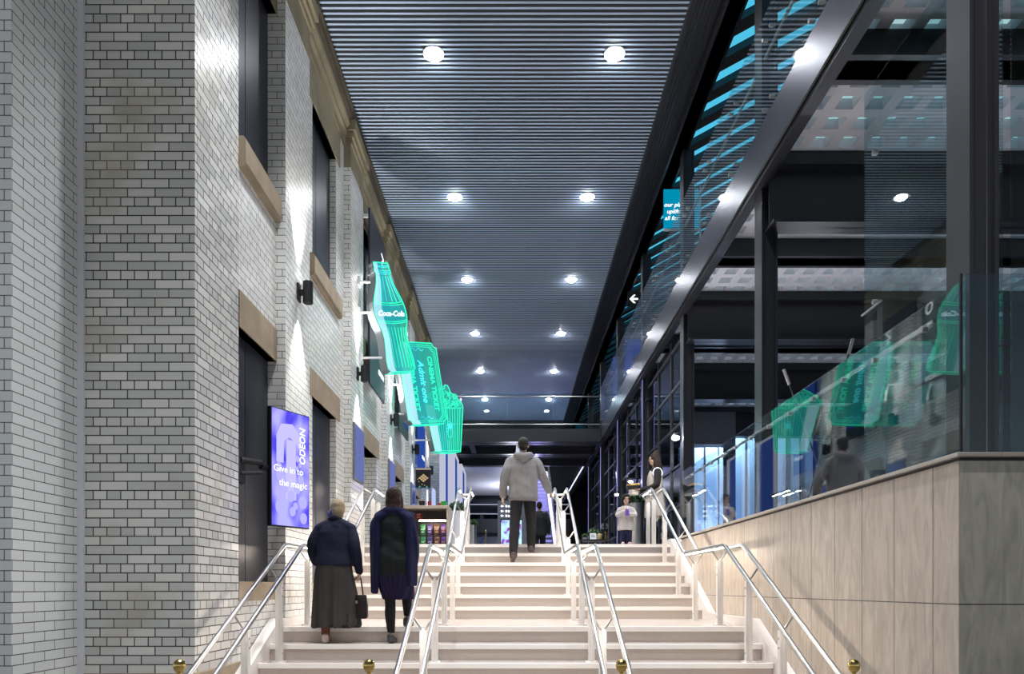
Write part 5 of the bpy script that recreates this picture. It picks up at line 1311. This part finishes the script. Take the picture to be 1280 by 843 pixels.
# lamps along the glazing
for i, (x, y, z, lab) in enumerate(((2.64, 11.10, 2.43, 'bright spotlight on the third steel column above the woman with the tray'), (2.68, 15.55, 2.41, 'small bright spotlight on the dark glazing above the child'), (2.70, 17.78, 2.42, 'small bright spotlight on the fifth steel column'))):
    z += E
    t = thing('spotlight', lab, 'spotlight', (x, y, z), group=None)
    MB().lathe([(.037, -.015), (.05, 0), (.05, .073), (.037, .09)], (x, y, z-.015), 16).build('housing', M['black'], t, smooth=True)
    MB().ball((x, y-.025, z), (.062, .045, .04) if i == 0 else (.05, .036, .032), 16, 8).build('lens', M['lamp'], t, smooth=True)
    MB().tube([(x, y+.01, z+.06), (x+.04, y+.015, z+.09), (2.74 if i != 1 else 2.834, y+.03, z+.09)], .011, 6).build('bracket', M['black'], t)
t = thing('round_sign', 'small round white sign on the sixth steel column', 'sign', (2.83, 21.27, 1.92+E))
MB().tube([(2.83, 21.295, 1.92+E), (2.83, 21.27, 1.92+E)], .095, 20).build('disc', M['white'], t)
MB().tube([(2.78, 21.265, 1.87+E), (2.88, 21.265, 1.97+E)], .011, 6).build('pictogram', M['black'], t)
t = thing('security_camera', 'small black camera hanging under the waffle ceiling over the terrace', 'camera', (4.54, 16.2, 4.68+E))
MB().box(4.48, 4.54, 16.02, 16.24, 4.41+E, 4.47+E).build('body', M['black'], t, bevel=.008); MB().tube([(4.51, 16.17, 4.47+E), (4.51, 16.2, 4.684+E)], .015, 8).build('ceiling_bracket', M['black'], t)
MB().tube([(4.51, 16.02, 4.44+E), (4.51, 16.0, 4.44+E)], .022, 10).build('lens', M['inox'], t)

# ================================================================== SIGNS ON THE UPPER GALLERY
YB = 12.05
t = thing('gallery_banner', 'bright teal panel with white script beside the third steel column', 'banner', (3.0, YB, 6.3+E))
xa, xb = 2.65, 3.29; xa = 2.875
MB().box(xa-.21, xb, YB, YB+.022, 6.36+E, 7.04+E).build('panel', M['teal'], t)
MB().tube([(xb+.022, YB+.01, 4.91+E), (xb+.022, YB+.01, 7.1+E)], .015, 8).build('pole', M['white'], t)
MB().box(xa-.21, xb+.022, YB-.008, YB+.03, 6.31+E, 6.34+E).build('bottom_rail', M['white'], t)
mt = Matrix.Translation(-t.location)
for k, s in enumerate(('our plates', 'uplifting', 'all for joy')):
    text_mesh('lettering', s, .105, M['text_w'], t, mt @ TM(2.88, YB-.006, 6.76+E-k*.118), .002, shear=.25)
t = thing('direction_sign', 'dark hanging sign with a white arrow on the upper gallery', 'sign', (2.95, 16.1, 7.0+E))
ap = px(792, 374, 16.1)
MB().box(ap.x-.14, ap.x+.32, 16.1, 16.14, ap.z-.17, ap.z+.18).build('panel', M['black'], t)
m = MB(); x, z = ap.x-.095, ap.z; q = .73
m.prism([(x, z), (x+.13*q, z+.13*q), (x+.19*q, z+.13*q), (x+.09*q, z+.025*q), (x+.27*q, z+.025*q), (x+.27*q, z-.025*q), (x+.09*q, z-.025*q), (x+.19*q, z-.13*q), (x+.13*q, z-.13*q)], 'y', 16.085, 16.099)
m.build('arrow', M['text_w'], t)
for dx in (0, .22): MB().tube([(ap.x+dx, 16.12, ap.z+.18), (ap.x+dx, 16.12, 7.13+E)], .009, 6).build('hanger', M['steel_lt'], t)
for i, (x, y, d) in enumerate(((768, 424, 18.7), (747, 480, 20.15))):
    p = px(x, y, d); zc_ = 5.9+E
    t = thing('gallery_poster', ['blue lit poster past the fifth column on the upper gallery', 'blue lit poster by the end of the footbridge on the upper gallery'][i], 'poster', (3.2, d, 4.906+E))
    MB().box(2.95, 3.55, d, d+.022, zc_-.62, zc_+.9).build('poster', M['blue_lit'], t)
    MB().box(2.97, 3.5, d-.006, d-.001, zc_-.44, zc_-.37).box(3.0, 3.28, d-.006, d-.001, zc_-.31, zc_-.27).build('print', M['text_w'], t)
    for xx in (2.95, 3.52): MB().box(xx, xx+.03, d, d+.03, 4.906+E, zc_-.62).build('leg', M['steel'], t)
# ================================================================== LIGHTS
def spot(loc, energy, size, blend=.5, rad=.08, col=(1, 1, 1), target=None):
    l = bpy.data.lights.new('spot', 'SPOT'); l.energy = energy; l.spot_size = radians(size); l.spot_blend = blend; l.shadow_soft_size = rad; l.color = col
    o = bpy.data.objects.new('spot_light', l); COL.objects.link(o); o.location = loc
    d = Vector(target)-Vector(loc) if target is not None else Vector((0, 0, -1))
    o.rotation_euler = d.to_track_quat('-Z', 'Y').to_euler()
    return o
def point(loc, energy, rad=.1, col=(1, 1, 1)):
    l = bpy.data.lights.new('point', 'POINT'); l.energy = energy; l.shadow_soft_size = rad; l.color = col
    o = bpy.data.objects.new('point_light', l); COL.objects.link(o); o.location = loc
    return o
w = bpy.data.worlds.new('night'); SC.world = w; w.use_nodes = True
nt = w.node_tree; bg = nt.nodes['Background']; bg.inputs[1].default_value = WORLD
tcn = nt.nodes.new('ShaderNodeTexCoord'); sx_ = nt.nodes.new('ShaderNodeSeparateXYZ'); nt.links.new(tcn.outputs['Generated'], sx_.inputs[0])
rpn = nt.nodes.new('ShaderNodeValToRGB'); cr_ = rpn.color_ramp
cr_.elements[0].position = 0.0; cr_.elements[0].color = (.50, .49, .46, 1); cr_.elements[1].position = 1.0; cr_.elements[1].color = (.05, .07, .11, 1)
e_ = cr_.elements.new(.5); e_.color = (.50, .50, .49, 1); e_ = cr_.elements.new(.56); e_.color = (.26, .28, .30, 1); e_ = cr_.elements.new(.7); e_.color = (.06, .08, .115, 1)
mr = nt.nodes.new('ShaderNodeMapRange'); mr.inputs[1].default_value = -1; mr.inputs[2].default_value = 1; nt.links.new(sx_.outputs[2], mr.inputs[0])
nt.links.new(mr.outputs[0], rpn.inputs[0]); nt.links.new(rpn.outputs[0], bg.inputs[0])
SC.view_settings.view_transform = 'Standard'; SC.view_settings.look = 'None'
SC.view_settings.gamma = 1; SC.view_settings.use_curve_mapping = False; SC.view_settings.exposure = EXPO
try:
    SC.cycles.use_denoising = True; SC.cycles.max_bounces = 8; SC.cycles.transparent_max_bounces = 16
    SC.cycles.sample_clamp_indirect = 6; SC.cycles.caustics_reflective = False; SC.cycles.caustics_refractive = False
except Exception: pass
for r in (0, 1):
    for j, y in enumerate(LY):
        spot((ROWX[r], y, HC-.09), 470, 84, .7, .08, (.93, .96, 1))
for y in SCY:
    spot((-2.38, y, 3.43+E+.13), 150, 58, .8, .02, (1, .97, .90), target=(-2.47, y, 8))
    spot((-2.38, y, 3.43+E-.13), 150, 58, .8, .02, (1, .97, .90), target=(-2.47, y, 1.5))
point((2.55, 11.0, 2.43+E), 40, .04, (.92, .95, 1))
point((.87, 25.4, TOP+3.4), 40, .02, (.42, .40, 1))
point((5.8, 18.4, 4.25+E), 110, .05, (.62, .80, 1)); point((5.6, 18.2, 1.8+E), 30, .02, (.5, .65, 1))  # added blue lamps without fittings, kept out of view to light the end panels
for y in (6.75, 9.0, 12.4): point((5.4, y, 1.3+E), 30, .02, (.84, .88, 1))  # added lamps without fittings, brighten the terrace interior and waffle
point((0, 29, 3.4+E), 110, .03, (.75, .80, 1)); spot((-.4, 14.5, HC-.1), 120, 90, .6, .05, (.85, .86, 1))
